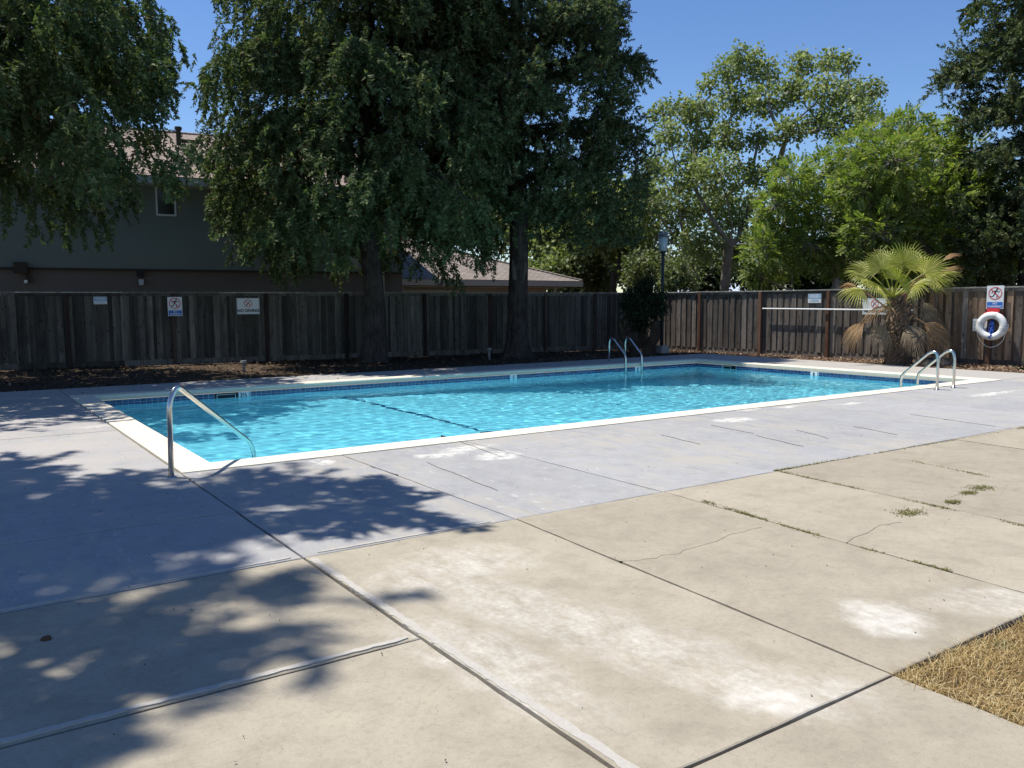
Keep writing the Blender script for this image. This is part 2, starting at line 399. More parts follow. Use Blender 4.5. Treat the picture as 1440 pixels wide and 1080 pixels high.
for k in range(0, 4):                                  # left of the pool
    for y0, y1 in ((PY0, 11.4), (11.4, 13.6), (13.6, PY1)):
        slab('painted_slab', [(X_(k, 9), y0), (X_(k+1, 9), y0), (X_(k+1, 9), y1), (X_(k, 9), y1)], BLUE, random.uniform(-.002, .002))
for k in range(0, 15):
    x0, x1 = X_(k, 9), X_(k+1, 9)
    slab('painted_slab', [(x0, PY1), (x1, PY1), (x1, 17.75), (x0, 17.75)], BLUE, random.uniform(-.002, .002))
for y0, y1 in ((PY0, 10.1), (10.1, 12.1), (12.1, 14.2), (14.2, PY1)):
    slab('painted_slab', [(PX1, y0), (19.4, y0), (19.4, y1), (PX1, y1)], BLUE, random.uniform(-.002, .002))
for k in range(0, 4):                                  # bare slabs, left
    for y0, y1 in ((YG, YA), (YH, YG), (.3, YH), (-2, .3)):
        slab('concrete_slab', [(X_(k, y0), y0), (X_(k+1, y0), y0), (X_(k+1, y1), y1), (X_(k, y1), y1)], CONC, random.uniform(-.003, .003))
for k in range(4, 15):                                 # bare slabs, right
    slab('concrete_slab', [(X_(k, YH), YH), (X_(k+1, YH), YH), (X_(k+1, YA), YA), (X_(k, YA), YA)], CONC, random.uniform(-.003, .003))
slab('concrete_slab', [(1.80, -.8), (3.24, -.8), (3.24, YH), (1.80, YH)], CONC, .001)
slab('concrete_slab', [(1.80, -3), (3.24, -3), (3.24, -.8), (1.80, -.8)], CONC, -.001)

def ribbon(name, pts, w0, mat, z, parent=deck, rag=.3, thick=.0):
    """thin ragged strip along a polyline on the deck"""
    P_ = []
    for a, b in zip(pts, pts[1:]):
        a = Vector(a[:2]); b = Vector(b[:2]); k = max(2, int((b-a).length/.035))
        P_ += [a+(b-a)*(i/k) for i in range(k)]
    P_.append(Vector(pts[-1][:2]))
    m = MB(); L_, R_ = [], []
    for i, p in enumerate(P_):
        t = (P_[min(i+1, len(P_)-1)]-P_[max(i-1, 0)]).normalized(); n = Vector((-t.y, t.x))
        wl = w0*(1+random.uniform(-rag, rag)); wr = w0*(1+random.uniform(-rag, rag))
        if i in (0, len(P_)-1): wl *= .3; wr *= .3
        L_.append(p+n*wl); R_.append(p-n*wr)
    for p in L_: m.v.append((p.x, p.y, z))
    for p in R_: m.v.append((p.x, p.y, z))
    k = len(P_)
    for p in L_: m.v.append((p.x, p.y, -.02))
    for p in R_: m.v.append((p.x, p.y, -.02))
    for i in range(k-1):
        m.f.append((k+i, k+i+1, i+1, i)); m.f.append((i, i+1, 2*k+i+1, 2*k+i)); m.f.append((k+i+1, k+i, 3*k+i, 3*k+i+1))
    return m.build(name, mat, parent)
ribbon('mortar_strip', [(1.825, 4.86), (1.83, 3.4), (1.85, 1.2)], .022, MORTAR, .004)
ribbon('mortar_strip', [(-3, 3.42), (.1, 3.42), (1.74, 3.415)], .016, MORTAR, .004)
ribbon('mortar_strip', [(-2, 4.945), (1.72, 4.945)], .010, MORTAR, .005)
ribbon('mortar_strip', [(1.9, 4.955), (3.2, 4.945)], .012, MORTAR, .005)
DARK = simple('dark joint dirt', (.05, .042, .032), .95)
def wig(a, b, n=14, amp=.03):
    a = Vector(a[:2]); b = Vector(b[:2]); e = b-a; nn = Vector((-e.y, e.x)).normalized(); o = 0; out = []
    for i in range(n+1):
        o = o*.7+random.uniform(-amp, amp); out.append(a+e*(i/n)+nn*(o if 0 < i < n else 0))
    return out
c1 = wig(G(870, 790), G(960, 775), 8)+wig(G(962, 774), G(1072, 742), 8)[1:]
ribbon('crack', c1, .0011, DARK, .0035, rag=.5)
c2 = wig(G(1190, 764), G(1232, 742), 6, .02)+wig(G(1234, 741), G(1268, 735), 5, .02)[1:]
ribbon('crack', c2, .0013, DARK, .0035, rag=.5)
ribbon('crack', wig(G(1332, 700), G(1372, 690), 6, .02), .0013, DARK, .0035, rag=.5)

for (xa, ya), (xb, yb) in (((1000, 598), (1060, 610)), ((1063, 612), (1130, 628)), ((1120, 605), (1165, 617)), ((1200, 600), (1262, 612)), ((1280, 583), (1400, 600)), ((600, 650), (700, 690)), ((520, 655), (560, 668)), ((620, 612), (700, 640)), ((930, 612), (985, 625))):
    ribbon('crack', wig(G(xa, ya), G(xb, yb), 10, .012), .0010, DARK, .0035, rag=.6)
# ------------------------------------------------------------------ pool
pool = tag(empty('swimming_pool', (PX0, PY0, 0)), 'rectangular swimming pool with cream coping and navy waterline tiles', 'swimming pool')
def child(m, name, mat, parent, smooth=False):
    o = m.build(name, mat, parent, smooth)
    # parts are written in world coordinates; cancel the parent's offset
    o.location = -Vector(parent.location) if parent.parent is None else Vector((0, 0, 0))
    return o
def floor_z(x): return -1.12-.10*max(0, min(1, (x-IX0)/4.0))-(0 if x < 6.0 else .14*(x-6.0))
m = MB(); wl = .03
bx0, bx1, by0, by1 = IX0+wl, IX1-wl, IY0+wl, IY1-wl
xs = [bx0, 4.0, 6.0, 8.0, 10.0, 12.0, 14.0, bx1]
for xa, xb in zip(xs, xs[1:]):
    za, zb = floor_z(xa), floor_z(xb)
    m.quad((xa, by0, za), (xb, by0, zb), (xb, by1, zb), (xa, by1, za))
    m.quad((xa, by0, -.10), (xb, by0, -.10), (xb, by0, zb), (xa, by0, za))
    m.quad((xa, by1, za), (xb, by1, zb), (xb, by1, -.10), (xa, by1, -.10))
m.quad((bx0, by0, -.10), (bx0, by0, floor_z(bx0)), (bx0, by1, floor_z(bx0)), (bx0, by1, -.10))
m.quad((bx1, by1, -.10), (bx1, by1, floor_z(bx1)), (bx1, by0, floor_z(bx1)), (bx1, by0, -.10))
basin = child(m, 'basin', PLASTER, pool)
# steps in the near left corner
for i, r_ in enumerate((1.55, 1.15, .75)):
    pts = [(bx0-.02, by0-.02)]+[(bx0-.02+r_*math.cos(R(t_)), by0-.02+r_*math.sin(R(t_))) for t_ in range(0, 91, 15)]
    child(MB().prism(pts, -1.3, -1.0+.26*i, .02, .02), 'pool_step', PLASTER, pool)
# dark tile line across the floor
m = MB(); lx = 6.75
for j in range(58):
    y0 = by0+.05+j*.127; m.box((lx, y0+.06, floor_z(lx)+.006), (.09, .115, .012))
line = child(m, 'floor_line', TILE, pool); line['kind'] = 'stuff'
# coping, four mitred runs with a thick rolled lip
def coping(p_out0, p_out1, p_in1, p_in0, nm='coping'):
    m = MB(); z1 = .012; lip = -.075
    o0, o1, i1, i0 = map(Vector, (p_out0, p_out1, p_in1, p_in0))
    def v(p, z): return (p.x, p.y, z)
    e0 = i0+(o0-i0)*.05; e1 = i1+(o1-i1)*.05
    m.quad(v(o0, z1-.004), v(o1, z1-.004), v(e1, z1), v(e0, z1))
    m.quad(v(e0, z1), v(e1, z1), v(i1, z1-.018), v(i0, z1-.018))
    m.quad(v(i0, z1-.018), v(i1, z1-.018), v(i1, lip), v(i0, lip))
    b0 = i0+(o0-i0)*.22; b1 = i1+(o1-i1)*.22
    m.quad(v(i0, lip), v(i1, lip), v(b1, lip), v(b0, lip))
    m.quad(v(o1, z1-.004), v(o0, z1-.004), v(o0, -.07), v(o1, -.07))
    return child(m, nm, COPE, pool)
O = [(PX0, PY0), (PX1, PY0), (PX1, PY1), (PX0, PY1)]; I = [(IX0, IY0), (IX1, IY0), (IX1, IY1), (IX0, IY1)]
for k in range(4):
    j = (k+1) % 4; L = (Vector(O[j])-Vector(O[k])).length; nseg = max(2, round(L/1.95))
    for s_ in range(nseg):
        t0, t1 = s_/nseg, (s_+1)/nseg
        lerp = lambda A, B_, t: Vector(A)+(Vector(B_)-Vector(A))*t
        gp = .0012/L
        o0, o1 = lerp(O[k], O[j], t0+(0 if s_ == 0 else gp)), lerp(O[k], O[j], t1-(0 if s_ == nseg-1 else gp))
        i0, i1 = lerp(I[k], I[j], t0+(0 if s_ == 0 else gp)), lerp(I[k], I[j], t1-(0 if s_ == nseg-1 else gp))
        coping(o0, o1, i1, i0)
# tile band on the four walls, two rows; openings left where depth markers and skimmers sit
tz0, tz1 = -.078, -.20; ts = .098
mk_far = [2.0+0, 0]
markers = [('far', G(332, 551, -.12).x, '3½'), ('far', G(698, 527, -.13).x, '5'), ('far', G(880, 517, -.13).x, '8'), ('end', G(1147, 525, -.12).y, '8')]
skims = [('far', G(314, 552, -.12).x, .62), ('end', G(1040, 515, -.12).y, .45)]
mt, mg = MB(), MB()
def wallpt(side, s_, z, out=0.0):
    if side == 'far': return Vector((s_, by1-out, z))
    if side == 'near': return Vector((s_, by0+out, z))
    if side == 'end': return Vector((bx1-out, s_, z))
    return Vector((bx0+out, s_, z))
for side, s0, s1 in (('far', bx0, bx1), ('near', bx0, bx1), ('end', by0, by1), ('left', by0, by1)):
    n = int((s1-s0)/ts)
    a_, b_ = wallpt(side, s0, tz0, .004), wallpt(side, s1, tz0, .004); c2_, d2_ = wallpt(side, s1, tz1, .004), wallpt(side, s0, tz1, .004)
    mg.quad(a_, b_, c2_, d2_)
    for i in range(n):
        u0 = s0+(s1-s0)*i/n; u1 = u0+(s1-s0)/n; uc = (u0+u1)/2
        if any(sd == side and abs(uc-u) < .10 for sd, u, _ in markers): continue
        if any(sd == side and abs(uc-u) < wd/2 for sd, u, wd in skims): continue
        for z0, z1 in ((tz0-.004, tz0-.055), (tz0-.063, tz0-.118)):
            q = [wallpt(side, u0+.005, z0, .011), wallpt(side, u1-.005, z0, .011), wallpt(side, u1-.005, z1, .011), wallpt(side, u0+.005, z1, .011)]
            mt.quad(*q)
            for e in range(4):
                p1, p2 = q[e], q[(e+1) % 4]; off = wallpt(side, 0, 0, .004)-wallpt(side, 0, 0, .011)
                mt.quad(p2, p1, p1+off, p2+off)
child(mg, 'grout_band', GROUT, pool); t_ = child(mt, 'waterline_tiles', TILE, pool); t_['kind'] = 'stuff'

def text_mesh(s, size, mat, name='lettering', parent=None, mw=None, ax='CENTER', bold=0.0):
    cu = bpy.data.curves.new('txt', 'FONT'); cu.body = s; cu.size = size; cu.align_x = ax; cu.align_y = 'CENTER'; cu.extrude = .0008
    cu.offset = bold; cu.resolution_u = 3
    o = bpy.data.objects.new('txt', cu); sc.collection.objects.link(o)
    dg = bpy.context.evaluated_depsgraph_get(); me = bpy.data.meshes.new_from_object(o.evaluated_get(dg))
    bpy.data.objects.remove(o); me.name = name; me.materials.clear(); me.materials.append(mat)
    r_ = bpy.data.objects.new(name, me); link(r_, parent)
    if mw is not None: r_.matrix_local = mw
    return r_
def face_matrix(origin, right, up):
    r_ = Vector(right).normalized(); u = Vector(up).normalized(); n = r_.cross(u); o = Vector(origin)
    return Matrix(((r_.x, u.x, n.x, o.x), (r_.y, u.y, n.y, o.y), (r_.z, u.z, n.z, o.z), (0, 0, 0, 1)))
for side, s_, tx in markers:
    if side == 'far': rg, pl = Vector((1, 0, 0)), wallpt('far', s_, -.137, .012)
    else: rg, pl = Vector((0, -1, 0)), wallpt('end', s_, -.137, .012)
    nrm = rg.cross(Vector((0, 0, 1)))
    mm = MB(); rm = face_matrix(pl, rg, (0, 0, 1))
    mm.box(pl, (.19, .11, .01) if False else ((.19, .012, .112) if side == 'far' else (.012, .19, .112)))
    o = child(mm, 'depth_marker', WHITE, pool)
    tm = text_mesh(tx, .105, BLACKM, 'numeral', o, None, bold=.002)
    tm.matrix_local = face_matrix(pl+nrm*.0085, rg, (0, 0, 1))
for side, s_, wd in skims:
    rg = Vector((1, 0, 0)) if side == 'far' else Vector((0, -1, 0)); nrm = rg.cross(Vector((0, 0, 1)))
    pl = wallpt(side, s_, -.137, .008)
    def bx(mb, c, w_, h_, t_):
        mb.box(c, (w_, t_, h_) if side == 'far' else (t_, w_, h_))
    a = MB(); bx(a, pl, wd-.02, .11, .01); o = child(a, 'skimmer_mouth', BLACKM, pool)
    f = MB(); c = pl+nrm*.010-rg*wd*.14
    for dz in (-.042, .030): bx(f, c+Vector((0, 0, dz)), wd*.55, .012, .01)
    for dx in (-1, 1): bx(f, c+rg*dx*wd*.275+Vector((0, 0, -.006)), .012, .084, .01)
    f_ = child(f, 'skimmer_frame', simple('dull plastic', (.4, .5, .52), .5), pool)

# water: one closed body with a really rippled surface
def ripples(X, Y):
    r2 = np.random.default_rng(11); Z = np.zeros_like(X)
    for lam, amp, n in ((1.4, .0012, 5), (.45, .0009, 8), (.23, .0012, 22)):
        for _ in range(n):
            a = r2.uniform(0, 2*np.pi); k = 2*np.pi/(lam*r2.uniform(.8, 1.25)); ph = r2.uniform(0, 6.28)
            Z += amp/np.sqrt(n)*1.4*np.sin(k*(X*np.cos(a)+Y*np.sin(a))+ph)
    return Z
WATER = Mat('clear pool water')
gl = WATER.n('BsdfGlass', Color=(.56, .95, 1.0), Roughness=0.0, IOR=1.333)
WATER.t.links.new(gl.outputs[0], WATER.out.inputs[0])
WATER = WATER.m
wx0, wx1, wy0, wy1 = bx0-.004, bx1+.004, by0-.004, by1+.004
st = .033; nx = int((wx1-wx0)/st)+1; ny = int((wy1-wy0)/st)+1
X, Y = np.meshgrid(np.linspace(wx0, wx1, nx), np.linspace(wy0, wy1, ny)); Z = WZ+ripples(X, Y)
Vv = np.stack([X, Y, Z], -1).reshape(-1, 3).tolist()
F = [(j*nx+i, j*nx+i+1, (j+1)*nx+i+1, (j+1)*nx+i) for j in range(ny-1) for i in range(nx-1)]
n0 = len(Vv); ntop = len(F)
ring = [i for i in range(nx)]+[j*nx+nx-1 for j in range(1, ny)]+[(ny-1)*nx+i for i in range(nx-2, -1, -1)]+[j*nx for j in range(ny-2, 0, -1)]
Vv += [(Vv[i][0], Vv[i][1], -3.2) for i in ring]
k = len(ring)
F += [(ring[(i+1) % k], ring[i], n0+i, n0+(i+1) % k) for i in range(k)]+[tuple(n0+i for i in reversed(range(k)))]
me = bpy.data.meshes.new('pool_water'); me.from_pydata(Vv, [], F); me.materials.append(WATER)
me.polygons.foreach_set('use_smooth', [True]*ntop+[False]*(len(F)-ntop)); me.update()
water = tag(link(bpy.data.objects.new('pool_water', me)), kind='structure')
CAUSTIC = True
if CAUSTIC:
    sl.cycles.is_caustics_light = True; water.cycles.is_caustics_caster = True
    for o in pool.children:
        o.cycles.is_caustics_receiver = True

# ------------------------------------------------------------------ handrail and ladders
def smooth_path(pts, r=.12, k=6):
    """round the corners of a polyline"""
    pts = [Vector(p) for p in pts]; out = [pts[0]]
    for a, b, c in zip(pts, pts[1:], pts[2:]):
        d1 = (a-b); d2 = (c-b); q = min(r, d1.length*.49, d2.length*.49)
        p1 = b+d1.normalized()*q; p2 = b+d2.normalized()*q
        for i in range(k+1):
            t = i/k; out.append(p1*(1-t)**2+b*2*t*(1-t)+p2*t*t)
    out.append(pts[-1]); return out
b0 = G(241, 672); hd = Vector((math.sin(R(47)), math.cos(R(47)), 0))
def hr(d, z): return b0+hd*d+Vector((0, 0, z))
rail = tag(empty('handrail', b0), 'single bent steel handrail from the deck down to the corner pool steps', 'handrail')
p_ = [v-b0 for v in smooth_path([hr(0, -.05), hr(.02, .70), hr(.13, .84), hr(1.38, .10), hr(1.46, -.03), hr(1.47, -.9)], .14, 7)]
MB().tube(p_, .0245, 14).build('rail', STEEL, rail, True)
MB().tube([(0, 0, .0), (0, 0, .012)], [.052, .045], 18).build('escutcheon', STEEL, rail)
def ladder(name, label, feet, inward, h, reach, low):
    """feet: two deck points; inward: unit vector into the water"""
    c = (feet[0]+feet[1])/2; r_ = tag(empty(name, c), label, 'pool ladder', 'steel pool ladders')
    inward = Vector(inward); rails = []
    for f in feet:
        f = f-c; P_ = lambda d, z: f+inward*d+Vector((0, 0, z))
        pts = smooth_path([P_(0, -.05), P_(0, h-.14), P_(.04, h), P_(.16, h-.02), P_(reach-.02, low+.06), P_(reach, low-.02), P_(reach+.02, -1.25)], .16, 6)
        MB().tube(pts, .0245, 12).build('rail', STEEL, r_, True)
        MB().tube([f, f+Vector((0, 0, .012))], [.05, .043], 16).build('escutcheon', STEEL, r_)
    for i in range(3):
        a, b = feet[0]-c+inward*(reach+.01), feet[1]-c+inward*(reach+.01); z = -.45-.3*i
        MB().box((a+b)/2+Vector((0, 0, z)), (abs((a-b).x)+.02, .09, .03)).build('ladder_step', WHITE, r_)
    return r_
ladder('pool_ladder', 'steel pool ladder at the near deep corner, in front of the palm', [Vector((14.56, 7.86, 0)), Vector((15.12, 7.86, 0))], (0, 1, 0), .68, .68, .16)
ladder('pool_ladder', 'smaller looking steel pool ladder on the shaded far side, near the round bush', [Vector((14.42, 16.50, 0)), Vector((14.98, 16.50, 0))], (0, -1, 0), .66, .64, .18)

# ------------------------------------------------------------------ fences
FH = 1.90
def fence(label, A, B_, posts, wmat, pmat, alt=None, front=None):
    A = Vector((*A, 0)); B_ = Vector((*B_, 0)); u = (B_-A).normalized(); L = (B_-A).length
    nrm = Vector((u.y, -u.x, 0))                          # towards the pool
    rz = math.atan2(u.y, u.x)
    root = tag(empty('board_fence', A, rz), label, 'fence', 'board fences round the pool yard')
    def P_(s_, o, z): return (s_, -o, z)                  # local: x along, -y towards the pool
    meshes = {}
    def board_mesh(wd, v):
        key = (wd, v)
        if key not in meshes:
            r2 = random.Random(v*31+int(wd*1000)); m = MB(); h = FH-.17; t = .018; k = 4; n = 0
            for i in range(k+1):
                z = h*i/k; s_ = r2.uniform(-.003, .003); b_ = r2.uniform(-.003, .003)
                m.v += [(-wd/2+s_, -t/2+b_, z), (wd/2+s_, -t/2+b_, z), (wd/2+s_, t/2+b_, z), (-wd/2+s_, t/2+b_, z)]
            for i in range(k):
                for e in range(4):
                    a = i*4+e; b = i*4+(e+1) % 4; m.f.append((a, b, b+4, a+4))
            m.f += [(3, 2, 1, 0), tuple(k*4+i for i in range(4))]
            meshes[key] = m.mesh('board', wmat)
        return meshes[key]
    s_ = .07; i = 0; n_ = 0
    while s_ < L-.05 and n_ < 298:
        back = i % 2
        wd = random.choice((.140, .140, .132, .125)) if not back else .135
        me = board_mesh(wd, random.randint(0, 5))
        o = bpy.data.objects.new('board', me)
        o.location = P_(s_, .036 if not back else .012, .13+random.uniform(-.012, .010)); o.rotation_euler = (random.uniform(-.004, .004), random.uniform(-.006, .006), random.uniform(-.03, .03))
        if alt and random.random() < alt(s_):
            me2 = me.copy(); me2.materials.clear(); me2.materials.append(WOODR2); o.data = me2
        link(o, root); s_ += random.uniform(.095, .112); i += 1; n_ += 1
    for k, p in enumerate(posts):
        fr = front and k in front
        MB().box((0, 0, (FH-.02)/2), (.09, .09, FH-.02)).build('post', pmat, root, loc=P_(p, .075 if fr else .068, 0))
    seg = 2.42; x = 0
    while x < L-.02:
        x1 = min(L, x+seg); c = (x+x1)/2; w_ = x1-x-.004
        MB().box((0, 0, 0), (w_, .135, .032), Matrix.Rotation(random.uniform(-.004, .004), 3, 'Y')).build('cap_rail', CAP if alt or 1 else wmat, root, loc=P_(c, .025, FH))
        MB().box((0, 0, 0), (w_, .022, .075)).build('top_rail', wmat, root, loc=P_(c, .058, FH-.055))
        MB().box((0, 0, 0), (w_, .035, .16)).build('kick_board', wmat, root, loc=P_(c, .012, .055))
        x = x1
    return root, A, u, nrm, rz, L
fA, fC = Vector((-3.2, 24.75, 0)), Vector((20.0, 21.35, 0))
uL = (fC-fA).normalized()
def along(px, py, A, u):                                  # where the pixel's ray meets a fence plane, measured along it
    n = Vector((u.y, -u.x, 0)); p = PL(px, py, A, n); return (p-A).dot(u), p
pl = [along(x, 480, fA, uL)[0] for x in (97, 245, 375, 487, 597, 688, 766, 835)]
pl = [pl[0]-2.42]+pl
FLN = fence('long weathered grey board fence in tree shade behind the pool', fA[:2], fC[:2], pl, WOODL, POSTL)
fD = Vector((22.0, 4.5, 0)); uR = (fD-fC).normalized()
pr = [along(x, 480, fC, uR)[0] for x in (985, 1070, 1165, 1275, 1392)]; pr.append(pr[-1]+2.42)
ls = along(1300, 450, fC, uR)[0]
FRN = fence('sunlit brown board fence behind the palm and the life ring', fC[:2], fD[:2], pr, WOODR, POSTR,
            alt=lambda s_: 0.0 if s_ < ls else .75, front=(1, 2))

# ------------------------------------------------------------------ signs and things on the fences
def on_fence(px, py, A, u, out):
    n = Vector((u.y, -u.x, 0)); return PL(px, py, A+n*out, n)
def panel(name, label, cat, px, py, w_, h_, A, u, base, group=None, out=.125, tilt=0):
    p = on_fence(px, py, A, u, out)
    o = MB().box((0, 0, 0), (w_, .006, h_)).build(name, base)
    o.location = p; o.rotation_euler = (0, tilt, math.atan2(u.y, u.x)); return tag(o, label, cat, group)
def rect(parent, name, x, z, w_, h_, mat, lift=.0045, t=.002):
    return MB().box((x, -lift, z), (w_, t, h_)).build(name, mat, parent)
def ring_mb(x, z, r, wdt, lift, seg=36):
    m = MB()
    for i in range(seg):
        a, b = 2*math.pi*i/seg, 2*math.pi*(i+1)/seg
        q = [(x+math.cos(t)*q_, -lift, z+math.sin(t)*q_) for t, q_ in ((a, r-wdt), (b, r-wdt), (b, r), (a, r))]
        m.quad(*q)
    return m
def lettering(parent, s, x, z, size, mat, bold=.002, lift=.0065):
    return text_mesh(s, size, mat, 'lettering', parent, face_matrix((x, -lift, z), (1, 0, 0), (0, 0, 1)), bold=bold)
def runner(parent, x, z, k, lift=.0055):
    m = MB()
    def limb(a, b, w_):
        a = Vector(a)*k; b = Vector(b)*k; e = (b-a).normalized(); n = Vector((-e.y, e.x))*w_*k/2
        m.poly([(x+p.x, -lift, z+p.y) for p in (a-n, b-n, b+n, a+n)])
    m.poly([(x+k*(.18+.11*math.cos(t*math.pi/5)), -lift, z+k*(.46+.11*math.sin(t*math.pi/5))) for t in range(10)])
    limb((.10, .34), (-.06, -.05), .17); limb((.10, .30), (.36, .12), .08); limb((.36, .12), (.46, .28), .07); limb((.05, .28), (-.28, .20), .08); limb((-.28, .20), (-.38, .0), .07)
    limb((-.05, -.02), (.22, -.20), .11); limb((.22, -.20), (.16, -.52), .09); limb((-.06, -.03), (-.22, -.34), .11); limb((-.22, -.34), (-.52, -.36), .09)
    return m.build('running_figure', BLACKM, parent)
def diver(parent, x, z, k, lift=.0055):
    m = MB()
    def limb(a, b, w_):
        a = Vector(a)*k; b = Vector(b)*k; e = (b-a).normalized(); n = Vector((-e.y, e.x))*w_*k/2
        m.poly([(x+p.x, -lift, z+p.y) for p in (a-n, b-n, b+n, a+n)])
    m.poly([(x+k*(-.22+.1*math.cos(t*math.pi/5)), -lift, z+k*(-.24+.1*math.sin(t*math.pi/5))) for t in range(10)])
    limb((-.14, -.12), (.12, .16), .18); limb((.10, .14), (.42, .46), .1); limb((-.18, -.14), (-.46, -.46), .08); limb((-.10, -.22), (-.34, -.50), .07)
    return m.build('diving_figure', BLACKM, parent)
def slash(parent, x, z, r, wdt, lift=.007, up=False):
    m = ring_mb(x, z, r, wdt, lift); s2 = (r-wdt/2)*.707; q = wdt*.36; sg = -1 if not up else 1
    m.quad((x-s2-q, -lift-.0003, z-sg*s2+sg*-q*-1), (x-s2+q, -lift-.0003, z-sg*s2-sg*q*-1*-1), (x+s2+q, -lift-.0003, z+sg*s2-sg*q), (x+s2-q, -lift-.0003, z+sg*s2+sg*q))
    return m.build('prohibition_ring', REDM, parent)
def no_running(label, px, py, A, u, w_=.36, h_=.50, out=.13, tilt=0.0):
    s = panel('no_running_sign', label, 'sign', px, py, w_, h_, A, u, WHITE, 'no running signs', out, tilt)
    rect(s, 'blue_panel', 0, -h_*.34, w_*.92, h_*.27, SIGNB)
    runner(s, 0, h_*.17, w_*.56); slash(s, 0, h_*.17, w_*.40, w_*.05)
    lettering(s, 'NO', 0, -h_*.275, h_*.115, WHITE, .001); lettering(s, 'RUNNING', 0, -h_*.40, h_*.115, WHITE, .001)
    return s
def no_diving(label, px, py, A, u, w_=.60, h_=.44, out=.065, tilt=0.0):
    s = panel('no_diving_sign', label, 'sign', px, py, w_, h_, A, u, WHITE, 'no diving signs', out, tilt)
    diver(s, 0, h_*.17, h_*.30); slash(s, 0, h_*.17, h_*.24, h_*.035)
    lettering(s, 'NO DIVING', 0, -h_*.29, h_*.255, BLACKM, .004)
    m = MB(); f = .012
    for sx, sz, ww, hh in ((0, h_/2-.018, w_-.03, f/2), (0, -h_/2+.018, w_-.03, f/2), (w_/2-.018, 0, f/2, h_-.03), (-w_/2+.018, 0, f/2, h_-.03)): m.box((sx, -.0042, sz), (ww, .002, hh))
    m.build('border_line', SIGNLB, s); return s
def small_notice(label, px, py, A, u, w_, h_, out=.07):
    s = panel('small_notice', label, 'sign', px, py, w_, h_, A, u, WHITE, 'small blue and white notices', out, 0)
    rect(s, 'blue_panel', 0, h_*.2, w_*.96, h_*.52, SIGNLB)
    for i, (z, q) in enumerate(((.34, .7), (.22, .8), (.08, .6), (-.18, .55), (-.34, .78))):
        rect(s, 'print_line', (0.03 if i % 2 else -.02)*w_, z*h_, w_*q, h_*.05, WHITE if z > 0 else SIGNLB, .0058, .001)
    return s
small_notice('small blue and white notice high on the shaded grey fence, leftmost sign', 141, 422.5, fA, uL, .31, .19)
no_running('white and blue no running sign with red ring on the shaded grey fence', 246, 431, fA, uL)
no_diving('framed NO DIVING sign on the shaded grey fence', 349, 430.5, fA, uL)
small_notice('small pale notice above the white pole on the sunlit fence', 1145.5, 419.5, fC, uR, .40, .26)
no_diving('NO DIVING sign half hidden behind the palm fronds', 1230, 431, fC, uR, .66, .44)
no_running('white and blue no running sign right above the life ring', 1399.5, 418, fC, uR, .38, .56, .14)

# reaching pole on two hooks
a = on_fence(1072.5, 434, fC, uR, .17); b = on_fence(1284, 436.5, fC, uR, .17); z_ = (a.z+b.z)/2
pole = tag(empty('reaching_pole', a), 'long white pole hung level along the sunlit fence', 'pole')
MB().tube([(0, 0, 0), b-a], .022, 10).build('shaft', WHITE, pole, True)
for t in (.02, .5, .95):
    q = (b-a)*t; n = Vector((uR.y, -uR.x, 0))
    MB().tube([q-n*.10+Vector((0, 0, .0)), q+n*.0+Vector((0, 0, -.035)), q+n*.04+Vector((0, 0, .0))], .008, 6).build('hook', DARK, pole)

# life ring with its rope
c = on_fence(1394.5, 458.5, fC, uR, .20); rz = math.atan2(uR.y, uR.x)
lb = tag(empty('life_ring', c, rz), 'white life ring with blue rope hanging on the fence', 'life ring')
RINGM = simple('white ring vinyl', (.80, .80, .77), .45, var=.05); ROPE = simple('white rope', (.72, .70, .64), .9); BROPE = simple('blue rope', (.03, .10, .42), .8)
RM, rm = .262, .088
def torus(a0, a1, rr, seg, off=0.0):
    m = MB(); return m.tube([(RM*math.cos(a0+(a1-a0)*i/seg), 0, RM*math.sin(a0+(a1-a0)*i/seg)) for i in range(seg+1)], rr, 16, cap=False)
torus(0, 2*math.pi, rm, 48).build('ring_body', RINGM, lb, True)
for k in range(4):
    a_ = math.pi/4+k*math.pi/2+.5
    torus(a_-.13, a_+.13, rm+.004, 4).build('strap', simple('strap grey', (.6, .6, .58), .6) if k == 0 else bpy.data.materials['strap grey'], lb, True)
pts = [(RM*1.36*math.cos(t), .02+.02*math.sin(5*t), RM*1.36*math.sin(t)-(.16 if -2.6 < t < -.6 else .03)*max(0, math.sin((-t-.3)*1.18))) for t in [(-3.3+i*.1) for i in range(35)]]
MB().tube(pts, .009, 6).build('grab_rope', ROPE, lb, True)
rr = random.Random(3)
pts = []
for i in range(60):
    t = i*.62; pts.append((.05*math.sin(t)+.02*rr.uniform(-1, 1), -.02+.03*math.cos(t*1.3), .10-.0052*i+.05*math.cos(t)))
MB().tube(pts, .011, 6).build('blue_rope_coil', BROPE, lb, True)
MB().tube([(-.02, .0, .12), (.03, -.03, .0), (-.01, -.06, -.15), (.03, -.09, -.22), (-.03, -.09, -.26), (.02, -.09, -.3)], .02, 6).build('blue_rope_tail', BROPE, lb, True)
hk = on_fence(1397, 436, fC, uR, .13)
hb = tag(empty('ring_bracket', hk, rz), 'red bracket between the sign and the life ring', 'bracket')
MB().box((0, 0, 0), (.28, .05, .10)).box((0, -.05, -.07), (.17, .10, .06)).build('bracket_body', REDM, hb)
MB().box((.20, -.03, -.16), (.06, .05, .12)).box((-.17, -.03, -.10), (.04, .05, .10)).build('bracket_arm', REDM, hb)
nb = panel('rules_notice', 'small white notice with faint red print left of the life ring', 'sign', 1379, 457, .36, .30, fC, uR, WHITE, None, .07)
